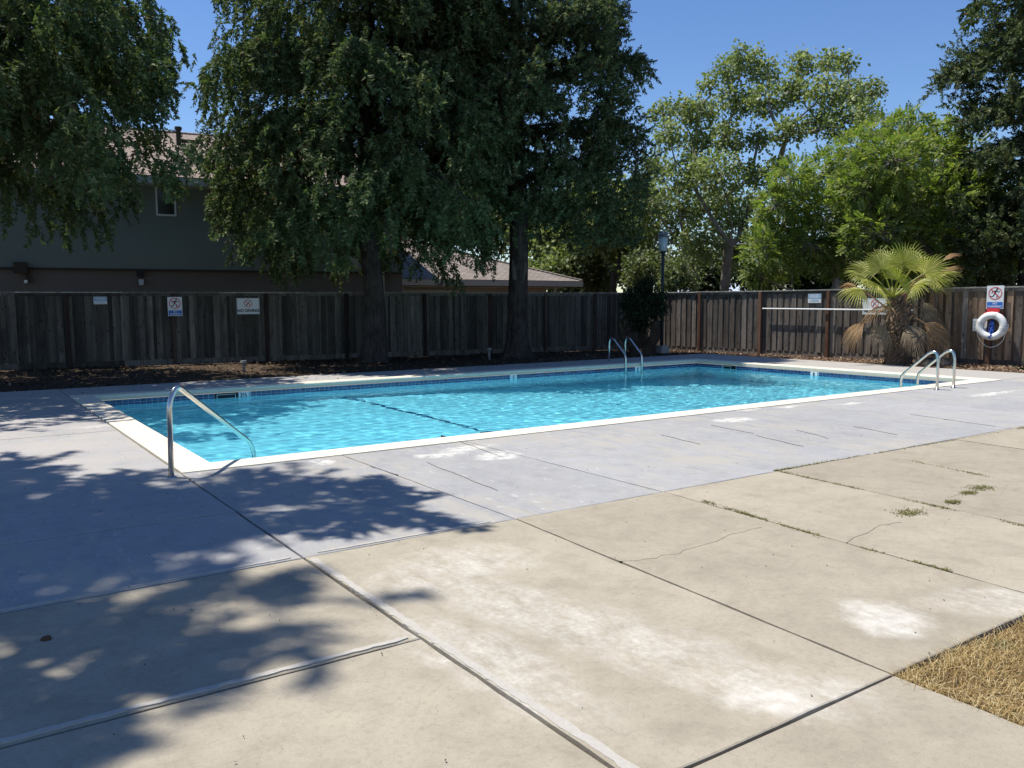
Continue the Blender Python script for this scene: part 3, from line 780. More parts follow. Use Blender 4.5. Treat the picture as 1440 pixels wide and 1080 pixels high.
for i in range(5): rect(nb, 'print_line', -.02, .09-.045*i, .27-.05*(i % 2), .010, simple('faded red print', (.55, .35, .33), .6) if i == 0 else bpy.data.materials['faded red print'])
# rough boards leaning at the foot of that fence
q = on_fence(1391, 500, fC, uR, .16)

# ------------------------------------------------------------------ lamp post
q = G(930.5, 496); lp = tag(empty('lamp_post', (q.x, q.y, 0)), 'dark lamp post with pale cylinder head beside the round bush', 'lamp post')
dz = (q-EYE).dot(fwd); topz = CH+(427-331)/FPX*dz
LMET = simple('dark green lamp metal', (.03, .04, .04), .45); LGL = simple('frosted lamp glass', (.42, .50, .54), .35, var=.1)
MB().box((0, 0, .11), (.34, .34, .24), taper=.08).build('concrete_footing', simple('footing concrete', (.35, .33, .30), .9), lp)
MB().tube([(0, 0, .2), (0, 0, topz-.60)], [.055, .048], 10).build('pole', LMET, lp, True)
MB().tube([(0, 0, topz-.66), (0, 0, topz-.58), (0, 0, topz-.56)], [.05, .08, .13], 16).build('lamp_collar', LMET, lp, True)
MB().tube([(0, 0, topz-.56), (0, 0, topz-.14)], [.125, .15], 20).build('lamp_glass', LGL, lp, True)
for i in range(3): MB().tube([(0, 0, topz-.14+.035*i), (0, 0, topz-.125+.035*i)], [.165, .160], 20).build('louvre', simple('lamp louvre', (.25, .29, .31), .4) if i == 0 else bpy.data.materials['lamp louvre'], lp)
MB().tube([(0, 0, topz-.04), (0, 0, topz)], [.165, .12], 20).build('lamp_cap', bpy.data.materials['lamp louvre'], lp)
for px, py, h, lb_ in ((688, 505, .30, 'stubby grey standpipe in the dirt between the two conifer trunks'), (343, 521, .22, 'small brown riser pipe in the dirt below the NO DIVING sign')):
    q = G(px, py); s = tag(empty('standpipe', (q.x, q.y, -.03)), lb_, 'pipe')
    gm = simple('galvanised pipe', (.22, .22, .21), .6)
    MB().tube([(0, 0, 0), (0, 0, h)], .035, 10).build('pipe', gm, s, True)
    MB().tube([(0, 0, h), (0, 0, h+.05)], [.085, .07], 12).tube([(0, 0, h*.75), (0, 0, h)], [.03, .08], 12).build('pipe_head', gm, s)

# ------------------------------------------------------------------ houses behind the fence
STUC = Mat('grey green stucco'); _p = STUC.pos(); _n = STUC.noise(_p, 45, 4, .7); _n2 = STUC.noise(_p, .8, 5)
STUC = STUC.pbr(STUC.mix(_n2, (.145, .180, .165), (.185, .222, .204)), .95, STUC.bump(_n, .5, .01), 0, .1)
STUB = Mat('brown stucco'); _p = STUB.pos(); _n = STUB.noise(_p, 45, 4, .7); _n2 = STUB.noise(_p, .8, 5)
STUB = STUB.pbr(STUB.mix(_n2, (.125, .115, .105), (.16, .145, .13)), .95, STUB.bump(_n, .5, .01), 0, .1)
TRIM = simple('pale grey green fascia', (.34, .40, .38), .7, var=.08)
BEIGE = simple('beige trim', (.46, .40, .34), .8, var=.1); WALLB = simple('tan wall', (.36, .29, .22), .9, var=.12)
def shingles(name, a, b):
    m = Mat(name); p = m.obj(); br = m.n('TexBrick', {'offset': .5}, Vector=p, Scale=1.0)
    br.inputs['Brick Width'].default_value = .30; br.inputs['Row Height'].default_value = .145; br.inputs['Mortar Size'].default_value = .012
    br.inputs['Color1'].default_value = (*a, 1); br.inputs['Color2'].default_value = (*b, 1); br.inputs['Mortar'].default_value = (*[k*.45 for k in a], 1)
    n = m.noise(p, 1.1, 5); c = m.mix(1.0, br.outputs[0], m.ramp(n, [(.3, .85), (.7, 1.12)]), 'MULTIPLY')
    return m.pbr(c, .95, m.bump(m.noise(p, 60, 3), .4, .006), 0, .1)
SHIN = shingles('asphalt shingles', (.27, .215, .18), (.36, .29, .245)); SHIN2 = shingles('asphalt shingles lower', (.235, .20, .175), (.315, .27, .235))
hdir = Vector((math.sin(R(97)), math.cos(R(97)), 0)); hn = Vector((-hdir.y, hdir.x, 0))    # hn points away from the pool
W0 = D(270, 427, 27.0); W0.z = 0
def HW(px, py): return PL(px, py, W0, hn)
cr = HW(566, 400); s_r = (cr-W0).dot(hdir); s_l = -17.0
org = W0+hdir*s_r                                       # right front corner of the tall house
LH = s_r-s_l; EAVE = HW(270, 258).z; RUN = 5.2
big = tag(empty('two_storey_house', org, math.atan2(hdir.y, hdir.x)), 'two storey grey green stucco house with shingle roof behind the grey fence', 'house')
belt = HW(270, 380).z
def hb_(name, x0, x1, y0, y1, z0, z1, mat): return MB().box(((x0+x1)/2, (y0+y1)/2, (z0+z1)/2), (x1-x0, y1-y0, z1-z0)).build(name, mat, big)
hb_('upper_wall', -LH, 0, 0, 2*RUN, belt, EAVE+.05, STUC)
hb_('lower_wall', -LH, 0, .03, 2*RUN-.03, -.1, belt, STUB)
hb_('belt_trim', -LH, .0, -.03, -.001, belt-.05, belt+.02, DARK)
pitch = (HW(0, 0) is not None) and math.tan(R(22.5)); ov = .62; rz1 = EAVE+.10
def roof_slope(y0, z0, y1, z1, x0, x1, nm='roof_slope'):
    """a slab whose own x,y axes lie along the courses"""
    L = math.hypot(y1-y0, z1-z0); o = MB().box(((x0+x1)/2, L/2, -.04), (x1-x0, L, .08)).build(nm, SHIN, big)
    o.location = (0, y0, z0); o.rotation_euler = (math.atan2(z1-z0, y1-y0), 0, 0); return o
zr = rz1+pitch*(RUN+ov)
roof_slope(-ov, rz1, RUN, zr, -LH-.5, .55); 
o = roof_slope(2*RUN+ov, rz1, RUN+.003, zr, -LH-.5, .55, 'back_slope')
hb_('fascia', -LH-.5, .55, -ov-.03, -ov-.003, rz1-.25, rz1-.03, TRIM); hb_('soffit', -LH-.5, .55, -ov, -.002, rz1-.26, rz1-.235, TRIM)
MB().tube([(-LH-.5, RUN, zr+.01), (.55, RUN, zr+.01)], .06, 6).build('ridge_cap', SHIN, big)
def roofpt(px, py):                                     # where the ray meets the front roof slope (house coordinates)
    M_ = Matrix.Rotation(-big.rotation_euler[2], 3, 'Z'); e = M_ @ (EYE-org); d = M_ @ ray(px, py)
    # z = rz1+pitch*(y+ov)
    t = (rz1+pitch*(e.y+ov)-e.z)/(d.z-pitch*d.y); return e+d*t
for px, py, r_, h in ((251.5, 204, .085, .55), (250.5, 227, .05, .38)):
    q = roofpt(px, py); MB().tube([q-Vector((0, 0, .1)), q+Vector((0, 0, h))], r_, 10).tube([q+Vector((0, 0, h-.02)), q+Vector((0, 0, h+.08))], [r_*1.5, r_*1.4], 10).build('vent_pipe', DARK, big)
q = roofpt(270, 201); MB().box(q+Vector((0, 0, .05)), (.75, .12, .10)).build('roof_vent', DARK, big)
def window(x0, x1, z0, z1, split=0):
    fr = MB(); t = .05
    for a, b, c_, d_ in ((x0-t, x1+t, z0-t, z0), (x0-t, x1+t, z1, z1+t), (x0-t, x0, z0, z1), (x1, x1+t, z0, z1)): fr.box(((a+b)/2, -.012, (c_+d_)/2), (b-a, .06, d_-c_))
    if split: fr.box(((x0+x1)/2, -.012, (z0+z1)/2), (.04, .05, z1-z0-.002))
    w_ = fr.build('window', simple('window frame white', (.62, .66, .66), .6) if 'window frame white' not in bpy.data.materials else bpy.data.materials['window frame white'], big)
    if 'window glass' not in bpy.data.materials: simple('window glass', (.02, .025, .03), .08, spec=.6)
    MB().box(((x0+x1)/2, -.004, (z0+z1)/2), (x1-x0, .012, z1-z0)).build('pane', bpy.data.materials['window glass'], w_)
Minv = Matrix.Rotation(-big.rotation_euler[2], 3, 'Z')
def HL(px, py): return Minv @ (HW(px, py)-org)
a, b = HL(222, 301), HL(244, 267); window(a.x, b.x, a.z, b.z)
a, b = HL(316, 329), HL(384, 292); window(a.x, b.x, a.z, b.z, 1)
a, b = HL(20, 384), HL(38, 369); MB().box(((a.x+b.x)/2, -.12, (a.z+b.z)/2), (b.x-a.x, .24, b.z-a.z)).box(((a.x+b.x)/2+.18, -.05, a.z-.12), (.1, .1, .3)).build('meter_box', DARK, big)
a = HL(36.5, 396); MB().box((a.x, -.06, a.z), (.09, .1, .09)).build('small_lamp', WHITE, big)
a, b = HL(193, 401), HL(202, 383)
wl_ = MB().box(((a.x+b.x)/2, -.07, b.z-.05), (.2, .14, .2)).build('wall_lamp', BLACKM, big); MB().box(((a.x+b.x)/2+.01, -.08, a.z+.09), (.13, .13, .18), taper=-.1).build('lamp_glass', LGL, wl_)
a = HL(538, 400); MB().box((a.x, -.05, 1.6), (.08, .07, 3.4)).build('downspout', BEIGE, big)

# low house with a hip roof
C0 = Vector((22.75, 27.8, 2.50)); s = .336
low = tag(empty('low_house', (C0.x, C0.y, 0)), 'low tan house with brown hip roof between the two big conifers', 'house')
Wd, Dp = 9.2, 12.0; ez = C0.z; rise = s*Dp/2
V_ = [(-Wd, 0, ez), (0, 0, ez), (0, Dp, ez), (-Wd, Dp, ez), (-Wd, Dp/2, ez+rise), (-Dp/2, Dp/2, ez+rise)]
def slope(name, ids, ax):
    """roof plane, with its origin and axes along the courses so the shingles follow them"""
    P = [Vector(V_[i]) for i in ids]; n = (P[1]-P[0]).cross(P[2]-P[0]).normalized(); n = n if n.z > 0 else -n
    X = Vector(ax); Y = n.cross(X); M_ = Matrix(((X.x, Y.x, n.x, P[0].x), (X.y, Y.y, n.y, P[0].y), (X.z, Y.z, n.z, P[0].z), (0, 0, 0, 1)))
    Mi = M_.inverted(); Q = [Mi @ p for p in P]; m = MB(); m.poly([(q.x, q.y, 0) for q in Q]); m.poly([(q.x, q.y, -.07) for q in reversed(Q)])
    k = len(Q)
    for i in range(k):
        a, b = Q[i], Q[(i+1) % k]; m.quad((a.x, a.y, -.07), (b.x, b.y, -.07), (b.x, b.y, 0), (a.x, a.y, 0))
    o = m.build(name, SHIN2, low); o.matrix_local = M_; return o
slope('roof_slope', [0, 1, 5, 4], (1, 0, 0)); slope('hip_slope', [1, 2, 5], (0, 1, 0)); slope('back_slope', [2, 3, 4, 5], (-1, 0, 0))
MB().tube([Vector(V_[1])+Vector((0, 0, .01)), Vector(V_[5])+Vector((0, 0, .03))], .055, 6).tube([Vector(V_[5])+Vector((0, 0, .03)), Vector(V_[4])+Vector((0, 0, .03))], .055, 6).build('ridge_cap', SHIN2, low)
MB().box((-Wd/2, -.02, ez-.13), (Wd+.04, .035, .22)).box((.02, Dp/2, ez-.13), (.035, Dp, .22)).build('fascia', BEIGE, low)
MB().box((-Wd/2-.3, Dp/2+.25, ez-.28), (Wd-.6, Dp-.5, .04)).build('soffit', BEIGE, low)
MB().box((-Wd/2-.55, Dp/2+.4, (ez-.3)/2), (Wd-1.3, Dp-1.2, ez-.3)).build('wall', WALLB, low)
MB().box((-7.2, .92, 1.05), (2.6, .08, 2.1)).build('garage_door', BEIGE, low)
for x in (-8.4, -1.2, -3.1): MB().box((x, .35, ez/2-.15), (.10, .10, ez-.3)).build('post', BEIGE, low)
MB().tube([(-3.1, .35, 1.75), (-3.6, .35, 2.2)], .04, 5).build('brace', BEIGE, low)

# ------------------------------------------------------------------ vegetation
def blade(p0, d, side, L, w_):
    p0 = np.array(p0); d = np.array(d); side = np.array(side)
    return [p0-side*w_*.3, p0+d*L*.55-side*w_*.5, p0+d*L, p0+d*L*.55+side*w_*.5]
def tri_spray(seed, n=30, L=.40, bl=.10, bw=.045, spread=1.0, flat=.45, droop=.25):
    """a twig: short triangular leaf blades all round a spine along +y"""
    r2 = np.random.default_rng(seed); out = []
    for i in range(n):
        t = ((i+.5)/n)**.85; y = L*t; z = -droop*L*t*t; sg = 1 if i % 2 else -1
        a = spread*(1-.4*t)+r2.normal(0, .3); el = r2.normal(-.1, flat)
        d = np.array([sg*math.sin(a)*math.cos(el), math.cos(a)*math.cos(el), math.sin(el)])
        s_ = np.cross(d, np.array([0, 0, 1.0])+r2.normal(0, .7, 3)); s_ /= np.linalg.norm(s_)
        l_ = bl*(1.25-.6*t)*r2.uniform(.7, 1.3); p = np.array([r2.normal(0, .012), y, z+r2.normal(0, .01)])
        out.append([p-s_*bw*.5+d*l_*.15, p+d*l_, p+s_*bw*.5])
    return np.array(out)
def spray_proto(seed, n=16, L=.42, bl=.13, bw=.035, spread=.9, flat=.35, droop=.25):
    """a drooping twig: a spine along +y with narrow leaf blades on both sides"""
    r2 = np.random.default_rng(seed); out = []
    for i in range(n):
        t = (i+.5)/n; y = L*t; z = -droop*L*t*t
        sg = 1 if i % 2 else -1; a = spread*(1-.45*t)+r2.normal(0, .18); el = r2.normal(-.15, flat)
        d = np.array([sg*math.sin(a)*math.cos(el), math.cos(a)*math.cos(el), math.sin(el)])
        s_ = np.cross(d, np.array([0, 0, 1.0])+r2.normal(0, .5, 3)); s_ /= np.linalg.norm(s_)
        l_ = bl*(1.15-.55*t)*r2.uniform(.8, 1.2)
        out.append(blade((0, y, z), d, s_, l_, bw*r2.uniform(.8, 1.2)))
    out.append([np.array(q) for q in ((-.012, 0, 0), (.012, 0, 0), (.006, L, -droop*L), (-.006, L, -droop*L))])
    return np.array(out)
def place(protos, P_, Dd, S_, r2):
    P_ = np.array(P_); Dd = np.array(Dd); S_ = np.array(S_); k = r2.integers(0, len(protos), len(P_)); out = []
    for i, pr_ in enumerate(protos):
        m_ = k == i
        if m_.any(): out.append(scatter(pr_, P_[m_], Dd[m_], S_[m_], r2.uniform(-.8, .8, m_.sum())))
    return np.concatenate(out)

def trunk(parent, H, r0, mat, lean=(0, 0), seed=0, flare=1.6, seg=22, top=.08):
    r2 = random.Random(seed); m = MB(); pts = []; k = 26
    ph = [r2.uniform(0, 6.28) for _ in range(4)]
    for i in range(k+1):
        t = (i/k)**1.6; z = H*t
        cx = lean[0]*t+.06*math.sin(z*.7+ph[0])*min(1, z); cy = lean[1]*t+.06*math.sin(z*.6+ph[1])*min(1, z)
        r_ = r0*((1-t)*(1-top)+top); r_ *= 1+(flare-1)*math.exp(-z/.35)
        for j in range(seg):
            a = 2*math.pi*j/seg; rr_ = r_*(1+.07*math.sin(a*3+ph[2]+z*.4)+.05*math.sin(a*7+ph[3]+z)+.18*math.exp(-z/.3)*math.sin(a*5+ph[0]))
            m.v.append((cx+rr_*math.cos(a), cy+rr_*math.sin(a), z-.12))
    for i in range(k):
        for j in range(seg):
            a = i*seg+j; b = i*seg+(j+1) % seg; m.f.append((a, b, b+seg, a+seg))
    return m.build('trunk', mat, parent, True)

def conifer(name, label, base, H, r0, zlow, rfun, leaf, seed, protos, zview=11.5, dz=.14, s0=1.0, rise=.30, droop=.55, lean=(0, 0), hang=.6, group='big conifers around the pool yard', dense=1.0, skip=None, shape=None, fill=0, fdir=(.45, -.9)):
    r2 = np.random.default_rng(seed); root = tag(empty(name, base), label, 'conifer', group)
    trunk(root, H, r0, BARK, lean, seed)
    br = MB(); P_, Dd, S_ = [], [], []; z = zlow; az = r2.uniform(0, 6.28)
    while z < H-.5:
        vis = z < zview; az += 2.4+r2.normal(0, .25); t = z/H
        L = rfun(z, az)*r2.uniform(.72, 1.08)
        if skip and skip(z, az, r2): z += dz; continue
        if shape is not None:
            while L > .3 and not shape(np.array([[math.cos(az)*L+base[0], math.sin(az)*L+base[1], z]]))[0]: L *= .9
        if L > .3:
            ca, sa = math.cos(az), math.sin(az); cx, cy = lean[0]*t, lean[1]*t
            ri = rise*r2.uniform(.5, 1.4); dr = droop*r2.uniform(.6, 1.3)
            sway = r2.normal(0, .12)
            def pt(u): 
                a2 = az+sway*u
                return np.array([cx+math.cos(a2)*L*u, cy+math.sin(a2)*L*u, z+L*(ri*u-dr*u*u)])
            if vis: br.tube([pt(u) for u in (0, .25, .5, .75, .97)], [.045+.012*L, .04+.006*L, .035, .022, .008], 5, cap=False)
            else: br.tube([pt(0), pt(.5), pt(1)], [.06, .04, .01], 4, cap=False)
            stp = (.115 if vis else .42)/dense; n = max(2, int(L*.85/stp))
            for i in range(n):
                u = .08+.92*(i+r2.uniform(0, 1))/n; q = pt(u); tan = pt(min(1, u+.02))-pt(u-.02); tan /= np.linalg.norm(tan)
                sd = np.cross(tan, (0, 0, 1)); sd /= np.linalg.norm(sd)
                for sg in (-1, 1):
                    tl = (.25+.75*(1-abs(u-.55)))*min(.95, .22*L+.2)*r2.uniform(.4, 1.15)
                    d0 = tan*.55+sd*sg*r2.uniform(.5, 1.1)+np.array([0, 0, r2.uniform(-.35, .25)]); d0 /= np.linalg.norm(d0)
                    m_ = max(1, int(tl/(.22 if vis else .6)))
                    for j in range(m_+1):
                        v = (j+r2.uniform(0, .6))/(m_+.6); p = q+d0*tl*v+np.array([0, 0, -hang*tl*v*v])
                        dd = d0*(.8-.3*v)+np.array([0, 0, -hang*r2.uniform(.3, 1.5)*(.4+v)])+r2.normal(0, .22, 3)
                        P_.append(p); Dd.append(dd); S_.append(s0*r2.uniform(.75, 1.3)*(1.0 if vis else 2.3))
                if vis and r2.random() < .25:
                    br.tube([q, q+sd*.3+tan*.2+np.array([0, 0, -.1])], [.014, .006], 4, cap=False)
        z += dz*(1 if vis else 2.8)*r2.uniform(.7, 1.3)
    br.build('branches', BARK, root)['kind'] = 'stuff'
    if fill:                                              # tufts between the boughs, gathered in hanging clumps
        r6 = np.random.default_rng(seed+100); k = 0; cen = []
        for _ in range(fill//16):
            z0 = r6.uniform(zlow-.2, zview); a0 = r6.uniform(0, 6.283); R0 = rfun(z0, a0)*r6.uniform(.55, .98)**.7
            if skip and skip(z0, a0, r6): continue
            o = np.array([math.cos(a0), math.sin(a0), 0]); c = o*R0+np.array([lean[0]*z0/H, lean[1]*z0/H, z0]); h_ = r6.uniform(.5, 1.3); w_ = r6.uniform(.14, .34)
            for _ in range(int(16*r6.uniform(.6, 1.4))):
                t = r6.random(); p = c+np.array([r6.normal(0, w_*(1-.5*t)), r6.normal(0, w_*(1-.5*t)), -h_*t])
                if p[2] < 2.2: continue
                P_.append(p); Dd.append(o*fdir[0]+np.array([0, 0, fdir[1]])+r6.normal(0, .38, 3)); S_.append(s0*r6.uniform(.75, 1.25))
    if shape is not None:
        ok = shape(np.array(P_)+np.array([base[0], base[1], 0])); P_ = [p for p, o_ in zip(P_, ok) if o_]; Dd = [p for p, o_ in zip(Dd, ok) if o_]; S_ = [p for p, o_ in zip(S_, ok) if o_]
    f = np_mesh('crown', place(protos, P_, Dd, S_, r2), leaf, root, protos[0].shape[1]); f['kind'] = 'stuff'
    return root, len(P_)
PR = [tri_spray(i, 25, .44, .108, .056) for i in range(5)]
PR2 = [tri_spray(10+i, 25, .36, .098, .053, 1.1, .7, -.15) for i in range(5)]      # stiffer, more upswept tufts
def noiser(k):
    r3 = np.random.default_rng(k); a = r3.uniform(0, 6.28, 6)
    return lambda z, az: 1+.16*math.sin(2*az+a[0]+z*.5)+.12*math.sin(3*az+a[1]-z*.9)+.10*math.sin(z*2.1+a[2]+az)
def prof(tab):
    zs = [t[0] for t in tab]; rs = [t[1] for t in tab]
    return lambda z: float(np.interp(z, zs, rs))
total = 0
q = G(525, 507); n_ = noiser(1); f_ = prof([(3.3, 3.0), (4.2, 4.4), (6, 4.5), (7.2, 3.9), (9, 3.7), (12, 3.7), (19, 0.3)])
_, k = conifer('drooping_conifer', 'tall drooping conifer with a leaning pale side branch, left of the low roof', (q.x, q.y, 0), 19, .30, 3.4, lambda z, a: min(f_(z)*(.5+.5*n_(z, a)), 4.7), CEDAR, 21, PR, s0=1.0, dense=1.0, rise=.50, droop=.45, hang=.75, dz=.18, zview=10.8, fill=6300)
total += k
q = G(729, 501); n2_ = noiser(2); f2_ = prof([(3.3, 2.4), (4.2, 3.4), (6, 3.7), (8, 3.5), (10.5, 2.9), (13, 2.5), (19, .2)])
_, k = conifer('upswept_conifer', 'tall dense conifer with scarred trunk in front of the low roof', (q.x, q.y, 0), 19, .31, 4.0, lambda z, a: min(f2_(z)*(.55+.45*n2_(z, a)), 3.75), CEDAR2, 22, PR2, s0=1.05, dense=1.1, rise=.62, droop=.45, hang=.45, zview=11.8, dz=.175, fill=6500, fdir=(.8, .25))
total += k
n3_ = noiser(3); f3_ = prof([(3.0, 4.8), (4.3, 6.3), (5.1, 5.5), (6.2, 4.8), (7.2, 5.6), (8.2, 6.1), (16, .3)])
_, k = conifer('drooping_conifer', 'drooping conifer at the left edge whose boughs hang in front of the house', (-.8, 20.4, 0), 16, .40, 4.7, lambda z, a: min(f3_(z)*(.6+.4*n3_(z, a)), 6.2), CEDAR, 23, PR, zview=8.6, s0=1.0, rise=.26, droop=.36, hang=.85, dz=.15, fill=4600,
                 skip=lambda z, a, r2: math.cos(a-math.atan2(-.3, 1)) < -.35 and z < 9)
total += k
b = D(1446, 427, 26.5); n4_ = noiser(4); f4_ = prof([(3.0, 1.7), (5, 2.2), (9, 2.1), (12, 2.1), (17, .3)])
_, k = conifer('dark_conifer', 'dark narrow conifer cut off by the right edge behind the brown fence', (b.x, b.y, 0), 17, .33, 3.0, lambda z, a: f4_(z)*n4_(z, a), CEDAR2, 24, PR2, zview=11.4, s0=1.2, rise=.5, droop=.5, dz=.22, fill=2800, fdir=(.7, .1))
total += k
# the tree standing left of the camera that shades the near deck
n5_ = noiser(5); f5_ = prof([(7.5, 6.4), (9.5, 7.4), (11.5, 7.0), (14, 4.4), (17, .4)])
# its lopsided crown reaches out over the deck as far as the shade on the slabs tells
OUT = [(-9, 12.5), (-1.5, 11.2)]+[tuple(G(x, y)[:2]) for x, y in ((0, 655), (120, 662), (215, 645), (262, 688), (330, 692), (395, 660), (470, 672), (560, 668), (600, 690), (640, 712), (690, 735), (560, 742), (470, 772), (400, 800), (470, 815), (445, 850), (560, 885), (500, 925), (420, 950), (480, 985), (400, 1010), (330, 1035), (350, 1080))]+[(-.2, 2.0), (-9, 1.0)]
def over_deck(P):
    x = P[:, 0]+.25*P[:, 2]; y = P[:, 1]-.30*P[:, 2]; ins = np.zeros(len(P), bool); n = len(OUT)
    x = x+.12*np.sin(y*7+P[:, 2]); y = y+.12*np.sin(x*8+P[:, 2])
    for k in range(n):
        (x0, y0), (x1, y1) = OUT[k], OUT[(k+1) % n]
        c = ((y0 > y) != (y1 > y)) & (x < (x1-x0)*(y-y0)/((y1-y0) if y1 != y0 else 1e-9)+x0); ins ^= c
    return ins
conifer('drooping_conifer', 'conifer just outside the left edge that throws dappled shade on the near deck', (-4.3, 10.6, 0), 17, .38, 7.6, lambda z, a: f5_(z)*n5_(z, a), CEDAR, 25, PR, zview=0, s0=.74, rise=.2, droop=.3, dense=3.2, dz=.095, shape=over_deck)
print('sprays', total)

# broad leaved trees: lobes of foliage carried by limbs
def leaf_cluster(seed, n, rad, L, w_, up=.3):
    r2 = np.random.default_rng(seed); out = []
    for i in range(n):
        p = r2.normal(0, rad*.45, 3); d = r2.normal(0, 1, 3); d[2] -= up; d /= np.linalg.norm(d)
        nn = np.array([0, 0, 1.0])+r2.normal(0, .6, 3); s_ = np.cross(d, nn); s_ /= np.linalg.norm(s_)
        l_ = L*r2.uniform(.7, 1.25); out.append([p, p+d*l_*.45-s_*w_*.5, p+d*l_, p+d*l_*.45+s_*w_*.5])
    return np.array(out)
def pinnate(seed, L=.34, n=7, ll=.125, lw=.055):
    r2 = np.random.default_rng(seed); out = []
    for i in range(n):
        t = (i+1)/n; z = -.3*L*t*t
        for sg in ((-1, 1) if i < n-1 else (0,)):
            d = np.array([sg*.9, .45 if sg else 1, -.15+r2.normal(0, .15)]); d /= np.linalg.norm(d)
            s_ = np.cross(d, (0, 0, 1.0)); s_ /= np.linalg.norm(s_)
            out.append(blade((0, L*t, z), d, s_, ll*r2.uniform(.8, 1.1), lw))
    return np.array(out)
def lobe_tree(name, label, base, lobes, leaf, barkm, seed, protos, per, trunk_r, trunk_h, group=None, cat='tree', sc_=1.0, shell=.55, limbs=True, up=0.0, split=1):
    """lobes: (point, radius, flatten)"""
    r2 = np.random.default_rng(seed); base = Vector(base); root = tag(empty(name, base), label, cat, group)
    tb = MB(); P_, Dd, S_ = [], [], []
    stems = []
    for k in range(split):
        off = Vector((.25*math.cos(k*2.2), .25*math.sin(k*2.2), 0))*(0 if split == 1 else 1)
        tp = Vector((r2.normal(0, .12)*trunk_h, r2.normal(0, .12)*trunk_h, trunk_h))+off*3*(split > 1)
        tb.tube([off+Vector((0, 0, -.2)), off*1.2+Vector((0, 0, .25)), off+tp*.5, tp], [trunk_r*1.4, trunk_r, trunk_r*.85, trunk_r*.7], 12, cap=False); stems.append(tp)
    tb.build('trunk', barkm, root, True)
    br = MB()
    if limbs:                                             # limbs fork from lobe to lobe, thinner towards the outside
        cs = [Vector(c)-base for c, _ in lobes]; sv = [min(stems, key=lambda s_: (s_-c).length) for c in cs]
        dist = [(c-s_).length for c, s_ in zip(cs, sv)]; par = []
        for i, c in enumerate(cs):
            cand = [(((cs[j]-c).length**1.5+dist[j]*.35), j) for j in range(len(cs)) if j != i and dist[j] < dist[i]*.88 and (cs[j]-c).length < dist[i]*.8]
            par.append(min(cand)[1] if cand else -1)
        wt = [1]*len(cs)
        for i in sorted(range(len(cs)), key=lambda i: -dist[i]):
            if par[i] >= 0: wt[par[i]] += wt[i]
        for i, c in enumerate(cs):
            a_ = cs[par[i]] if par[i] >= 0 else sv[i]-Vector((0, 0, .3)); e = c-a_; r1 = trunk_r*.17*wt[i]**.5; r0_ = r1*1.25
            k1 = a_+e*.33+Vector(r2.normal(0, .06*e.length, 3))-Vector((0, 0, .06*e.length)); k2 = a_+e*.68+Vector(r2.normal(0, .05*e.length, 3))
            br.tube([a_, k1, k2, c], [min(r0_, trunk_r*.8), r1, r1*.85, r1*.7], 6, cap=False)
    for c, rad in lobes:
        c = Vector(c)-base
        n = int(per*rad**2)
        for i in range(n):
            d = r2.normal(0, 1, 3); d /= np.linalg.norm(d); rr_ = rad*(shell+(1-shell)*r2.random()**.5) if r2.random() < .8 else rad*r2.random()
            rr_ *= 1+.22*math.sin(d[0]*7+seed)*math.sin(d[1]*6)*math.sin(d[2]*8+1)
            p = np.array(c)+d*rr_*np.array([1, 1, .85])
            if base.z+p[2] < .1: continue
            P_.append(p); o = d*.9+r2.normal(0, .5, 3)+np.array([0, 0, up]); Dd.append(o); S_.append(sc_*r2.uniform(.75, 1.3))
            if limbs and i % 9 == 0: br.tube([c, c+(Vector(p)-c)*.6+Vector((0, 0, -.05)), Vector(p)], [.022, .014, .006], 4, cap=False)
    if br.v: br.build('limbs', barkm, root)['kind'] = 'stuff'
    f = np_mesh('crown', place(protos, P_, Dd, S_, r2), leaf, root); f['kind'] = 'stuff'
    return len(P_)*protos[0].shape[0]
def L_(lst, depth, jit, seed):
    r3 = random.Random(seed); return [(D(x, y, depth+dd+r3.uniform(-jit, jit)), r_/FPX*depth) for x, y, r_, dd in lst]
LC = [leaf_cluster(30+i, 12, .36, .135, .115) for i in range(4)]
PN = [pinnate(40+i) for i in range(3)]
tot2 = 0
# tall airy sycamore
lob = [(1050, 85, 26, 0), (1022, 100, 22, 1), (1075, 105, 22, -1), (1125, 92, 22, 0), (1165, 85, 20, 1), (1190, 90, 16, -1), (998, 118, 14, 0), (960, 150, 20, 0), (930, 158, 20, 1), (985, 160, 24, -1), (1035, 140, 30, 0), (1080, 140, 26, 1),
       (1120, 130, 24, 0), (1160, 128, 24, -1), (1200, 132, 26, 0), (1228, 128, 16, 1), (1215, 160, 20, 0), (940, 190, 22, 0), (975, 200, 26, 1), (1020, 195, 30, 0), (1065, 195, 22, 1), (1110, 185, 22, 0), (1150, 170, 24, 1), (1185, 175, 24, -1),
       (925, 235, 26, 1), (965, 245, 30, 0), (1010, 245, 32, -1), (1060, 245, 26, 0), (1095, 235, 18, 1), (915, 280, 30, 0), (955, 290, 34, -1), (1005, 295, 36, 0), (1050, 300, 34, 1), (930, 330, 30, 0), (985, 340, 34, -1), (1035, 350, 32, 0), (1078, 345, 26, 0), (895, 300, 26, 0)]
b = D(1003, 427, 36); tot2 += lobe_tree('sycamore_tree', 'tall airy sycamore with open crown, highest tree on the right', (b.x, b.y, 0), L_(lob, 36, 2.2, 5), SYC, BARKP, 51, LC, 125, .21, 4.2, 'leafy trees beyond the fence', shell=.45, split=3)
